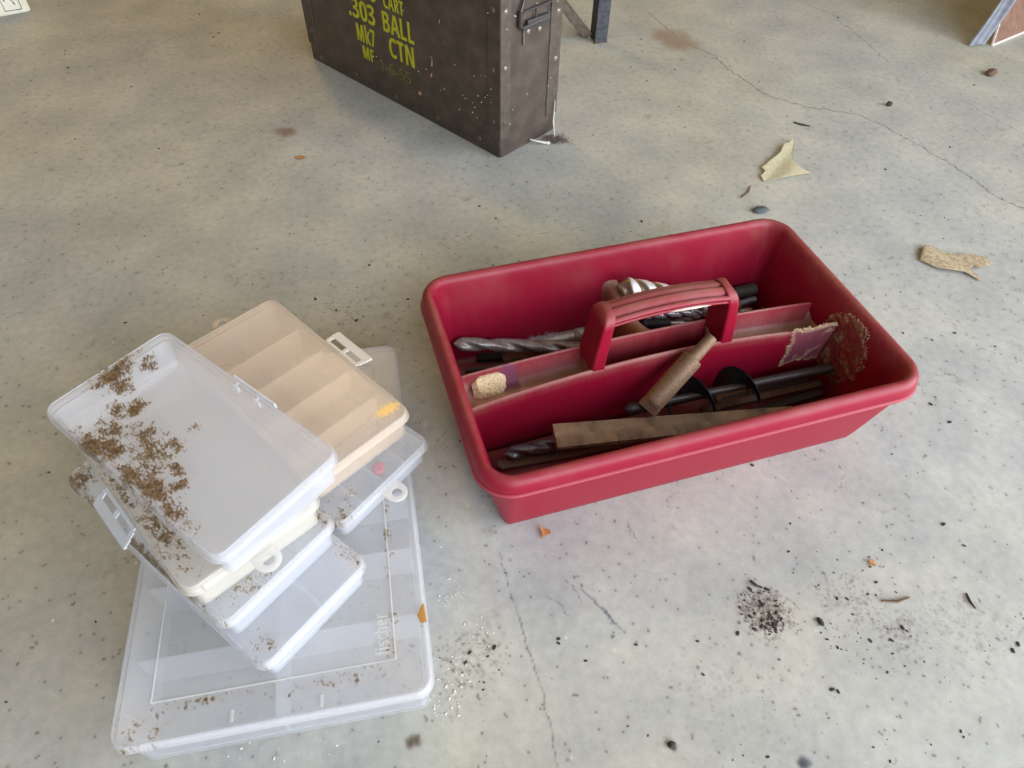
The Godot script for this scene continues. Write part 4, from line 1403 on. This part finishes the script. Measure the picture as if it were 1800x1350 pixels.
func make_boxes() -> void:
	var g := "small clear organiser boxes in the two stacks"
	# big organiser on the floor
	var A_t := 0.0562
	var lidA := lid_material("big_lid", sr(236, 234, 232), 0.21, 0.2261, 0.3584, [[-0.09, 0.165, 0.02, 0.014, -0.12], [0.03, 0.157, 0.04, 0.006, -0.10], [0.085, 0.14, 0.006, 0.02, -0.05], [0.087, 0.0, 0.003, 0.12, -0.05], [-0.05, 0.153, 0.05, 0.004, -0.05]], 420, 3)
	var bodyA := milky("big_body", sr(216, 219, 223), 0.25)
	var A := organiser("organiser_box", "largest clear organiser box, flat on the floor beneath both stacks", Vector3(-0.1968, 0, -0.3105), 0.2062, 0.2261, 0.3584, A_t, 0.0095, 0.0052, 0.014, lidA, bodyA, [0.1143, 0.056, 0.0, -0.056, -0.114], [[-0.002, -0.17, 0.17]])
	var ridge := MB.new()
	var rings := []
	for e in [[0.0, A_t - 0.0006], [0.0, A_t + 0.0002], [0.0012, A_t + 0.0002], [0.0012, A_t - 0.0006]]:
		rings.append(MB.rrect(0.1745 - 2 * e[0], 0.3010 - 2 * e[0], 0.001, e[1], 2))
	ridge.loft(rings, false, true)
	part("panel_ridge", ridge.mesh(), milky("ridge_white", sr(222, 220, 214), 0.45), A)
	lettering("fischer", A, mats["ridge_white"], Vector3(0.0768, A_t - 0.0002, 0.1297), Basis(Vector3(0, 0, -1), Vector3(-1, 0, 0), Vector3(0, 1, 0)), 0.032, 0.0105, 0.0005)
	for n in [[-0.0298, 0.1690], [0.0324, 0.1700]]:
		var m := MB.new()
		m.box(Transform3D(Basis(), Vector3(n[0], A_t + 0.0002, n[1])), Vector3(0.0022, 0.0012, 0.008), 0.0004)
		part("nub", m.mesh(), mats["ridge_white"], A)
	# small boxes: base heights follow from the one beneath
	var R := 0.011
	var lip := 0.009
	var ins := 0.0042
	var h := 0.0346
	var clear := milky("clear_body", sr(218, 221, 226), 0.30)
	var cool := milky("cool_body", sr(224, 228, 236), 0.28)
	var cream := milky("cream_body", sr(232, 226, 211), 0.34)
	var tan := milky("tan_body", sr(226, 208, 184), 0.28)
	var lidB := lid_material("lid_lowest", sr(236, 236, 236), 0.20, 0.1046, 0.1966, [[0.045, 0.088, 0.006, 0.02, 0.0], [-0.04, 0.085, 0.012, 0.01, 0.0]], 320, 13)
	organiser("organiser_box", "clear organiser box at the bottom of the left stack", Vector3(-0.2153, A_t, -0.2574), 0.9492, 0.1046, 0.1966, h, lip, ins, R, lidB, cool, [0.03], [[0.008, -0.085, 0.085]], g)
	var lidC := lid_material("lid_second", sr(236, 236, 231), 0.20, 0.1046, 0.1966, [[-0.045, -0.085, 0.016, 0.016, 0.35], [-0.051, 0.0, 0.003, 0.1, 0.5], [-0.02, 0.085, 0.018, 0.010, 0.0], [0.045, 0.085, 0.008, 0.014, 0.1]], 400, 17)
	organiser("organiser_box", "clear box second up the left stack, brown dirt at its left end", Vector3(-0.2361, A_t + h, -0.2733), 0.9413, 0.1046, 0.1966, h, lip, ins, R, lidC, clear, [], [[0.02, -0.085, 0.085]], g)
	var lidD := lid_material("lid_third", sr(238, 232, 220), 0.24, 0.1046, 0.1966, [[-0.040, 0.040, 0.010, 0.035, 0.35], [-0.047, -0.02, 0.004, 0.08, 0.2]], 480, 19)
	var Dd := organiser("organiser_box", "cream organiser box third up the left stack with an open latch hanging out", Vector3(-0.2367, A_t + 2 * h, -0.2859), 0.7945, 0.1046, 0.1966, h, lip, ins, R, lidD, cream, [], [], g)
	latch_flap(Dd, 0.1046, h - 0.006, -1.0, 38.0, milky("latch_white", sr(230, 234, 240), 0.60))
	hanging_loop(Dd, 0.1966, h - lip, 1.0, milky("loop_white", sr(238, 234, 226), 0.62))
	var lidE := lid_material("lid_top", sr(240, 240, 243), 0.17, 0.1046, 0.1966, [[-0.002, -0.086, 0.014, 0.010, 0.95], [-0.004, -0.072, 0.010, 0.012, 0.55], [0.0205, -0.076, 0.007, 0.009, 0.5], [0.012, -0.092, 0.014, 0.004, 0.5], [-0.0105, -0.045, 0.008, 0.008, 0.85], [-0.021, -0.047, 0.005, 0.005, 0.5], [-0.047, -0.040, 0.007, 0.016, 1.05], [-0.042, -0.028, 0.010, 0.014, 0.85], [-0.034, -0.040, 0.012, 0.014, 0.45], [-0.045, 0.004, 0.009, 0.014, 0.8], [-0.043, 0.022, 0.009, 0.018, 0.9], [-0.046, 0.048, 0.006, 0.02, 0.55], [-0.028, 0.0, 0.013, 0.02, 0.45], [-0.022, -0.015, 0.012, 0.02, 0.40], [-0.012, 0.004, 0.006, 0.010, 0.35], [-0.024, 0.022, 0.006, 0.010, 0.45], [-0.032, 0.034, 0.010, 0.006, 0.4], [-0.018, -0.055, 0.010, 0.008, 0.35], [0.004, 0.002, 0.004, 0.004, 0.3]], 1024, 23)
	var Ee := organiser("organiser_box", "topmost box of the left stack, bluish lid caked with brown dirt", Vector3(-0.2242, A_t + 3 * h, -0.2857), 0.9479, 0.1046, 0.1966, h, lip, ins, R, lidE, clear, [], [], g)
	clips(Ee, 0.1046, h, 1.0, mats["latch_white"])
	var lidF := lid_material("lid_lower_right", sr(240, 240, 240), 0.14, 0.1113, 0.19, [[-0.046, 0.088, 0.009, 0.007, 0.35], [-0.035, 0.075, 0.015, 0.015, -0.2]], 400, 29)
	var Ff := organiser("organiser_box", "lower box of the right stack with narrow compartments and a hanging loop", Vector3(-0.1791, A_t, -0.3716), 0.9469, 0.1113, 0.19, 0.0307, lip, ins, R, lidF, clear, [0.03], [[-0.0235, -0.085, 0.085], [0.002, -0.085, 0.085], [0.0275, -0.085, 0.085]], g)
	hanging_loop(Ff, 0.19, 0.0307 - lip, 1.0, mats["loop_white"])
	var pk := MB.new()
	pk.rr(0.010, 0.012, 0.004, [[0.001, 0.0016], [0.0, 0.003], [0.0, 0.005], [0.0015, 0.0062]], 4)
	var pko := part("bead", pk.mesh(), plain("pink_plastic", sr(226, 120, 140), 0.5))
	pko.position = Vector3(-0.1791, A_t, -0.3716) + Basis(Vector3.UP, 0.9469) * Vector3(0.0163, 0, 0.0639)
	tag(pko, "small pink bead inside the lower box of the right stack", "bead")
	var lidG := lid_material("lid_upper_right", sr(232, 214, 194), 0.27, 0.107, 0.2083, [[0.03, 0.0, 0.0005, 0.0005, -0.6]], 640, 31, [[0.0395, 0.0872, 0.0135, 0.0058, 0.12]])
	var gp := Vector3(-0.1988, A_t + 0.0307, -0.3933) + Basis(Vector3.UP, 0.8318) * Vector3(0.004, 0, 0)
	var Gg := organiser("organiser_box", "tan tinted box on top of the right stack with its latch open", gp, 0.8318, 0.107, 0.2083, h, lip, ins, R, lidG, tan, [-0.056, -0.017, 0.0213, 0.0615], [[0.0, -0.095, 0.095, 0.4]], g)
	latch_flap(Gg, 0.107, h - 0.004, 1.0, 6.0, milky("latch_cream", sr(232, 222, 206), 0.66))
	hanging_loop(Gg, 0.2083, h - lip, -1.0, milky("loop_tan", sr(222, 206, 184), 0.5))
	# amber flake caught on the big box's edge
	var fl := MB.new()
	fl.sheet(PackedVector2Array([Vector2(-0.0035, 0.0065), Vector2(-0.0055, 0.0), Vector2(-0.0005, -0.0085), Vector2(0.0005, -0.0080), Vector2(0.0010, 0.0065)]), func(p: Vector2) -> float: return 0.0002 - 0.06 * absf(p.x), 0.0005, 0.003)
	var fo := part("leaf_flake", fl.mesh(), plain("amber_leaf", sr(186, 132, 62), 0.6))
	fo.transform = Transform3D(Basis(Vector3.UP, 0.2062), Vector3(-0.1968, A_t + 0.0004, -0.3105) + Basis(Vector3.UP, 0.2062) * Vector3(0.1112, 0, 0.1200))
	tag(fo, "amber leaf flake on the right edge of the largest box", "leaf")


func _ready() -> void:
	rng.seed = 11
	soft.seed = 5
	soft.frequency = 0.02
	soft.fractal_octaves = 3
	fine.seed = 6
	fine.frequency = 0.4
	fine.fractal_octaves = 2
	# camera
	var cam := Camera3D.new()
	cam.name = "camera"
	var pitch := 0.855606
	var roll := 0.0251
	var fwd := Vector3(0, -sin(pitch), -cos(pitch))
	var up := Vector3(0, cos(pitch), -sin(pitch))
	var rt := Vector3.RIGHT
	var rt2 := rt * cos(roll) + up * sin(roll)
	var up2 := up * cos(roll) - rt * sin(roll)
	cam.transform = Transform3D(Basis(rt2, up2, -fwd), Vector3(0, 0.58, 0))
	cam.fov = rad_to_deg(2.0 * atan(675.0 / 1215.0))
	cam.near = 0.02
	cam.far = 100.0
	add_child(cam)
	cam.current = true
	# daylight
	var env := Environment.new()
	env.background_mode = Environment.BG_SKY
	var sky := Sky.new()
	var sm := ProceduralSkyMaterial.new()
	sm.sky_top_color = Color(0.76, 0.80, 0.88)
	sm.sky_horizon_color = Color(0.97, 0.98, 0.975)
	sm.ground_horizon_color = Color(0.55, 0.54, 0.50)
	sm.ground_bottom_color = Color(0.35, 0.34, 0.31)
	sm.sky_energy_multiplier = 1.0
	sky.sky_material = sm
	env.sky = sky
	env.background_energy_multiplier = 1.0
	env.tonemap_mode = Environment.TONE_MAPPER_LINEAR
	env.tonemap_exposure = 11.6
	env.sdfgi_enabled = true
	env.ssao_enabled = true
	env.ssil_enabled = true
	var we := WorldEnvironment.new()
	we.name = "environment"
	we.environment = env
	add_child(we)
	make_room()
	make_lamp()
	make_tray()
	make_boxes()
	make_chest()
	make_tools()
	make_litter()
	make_edges()
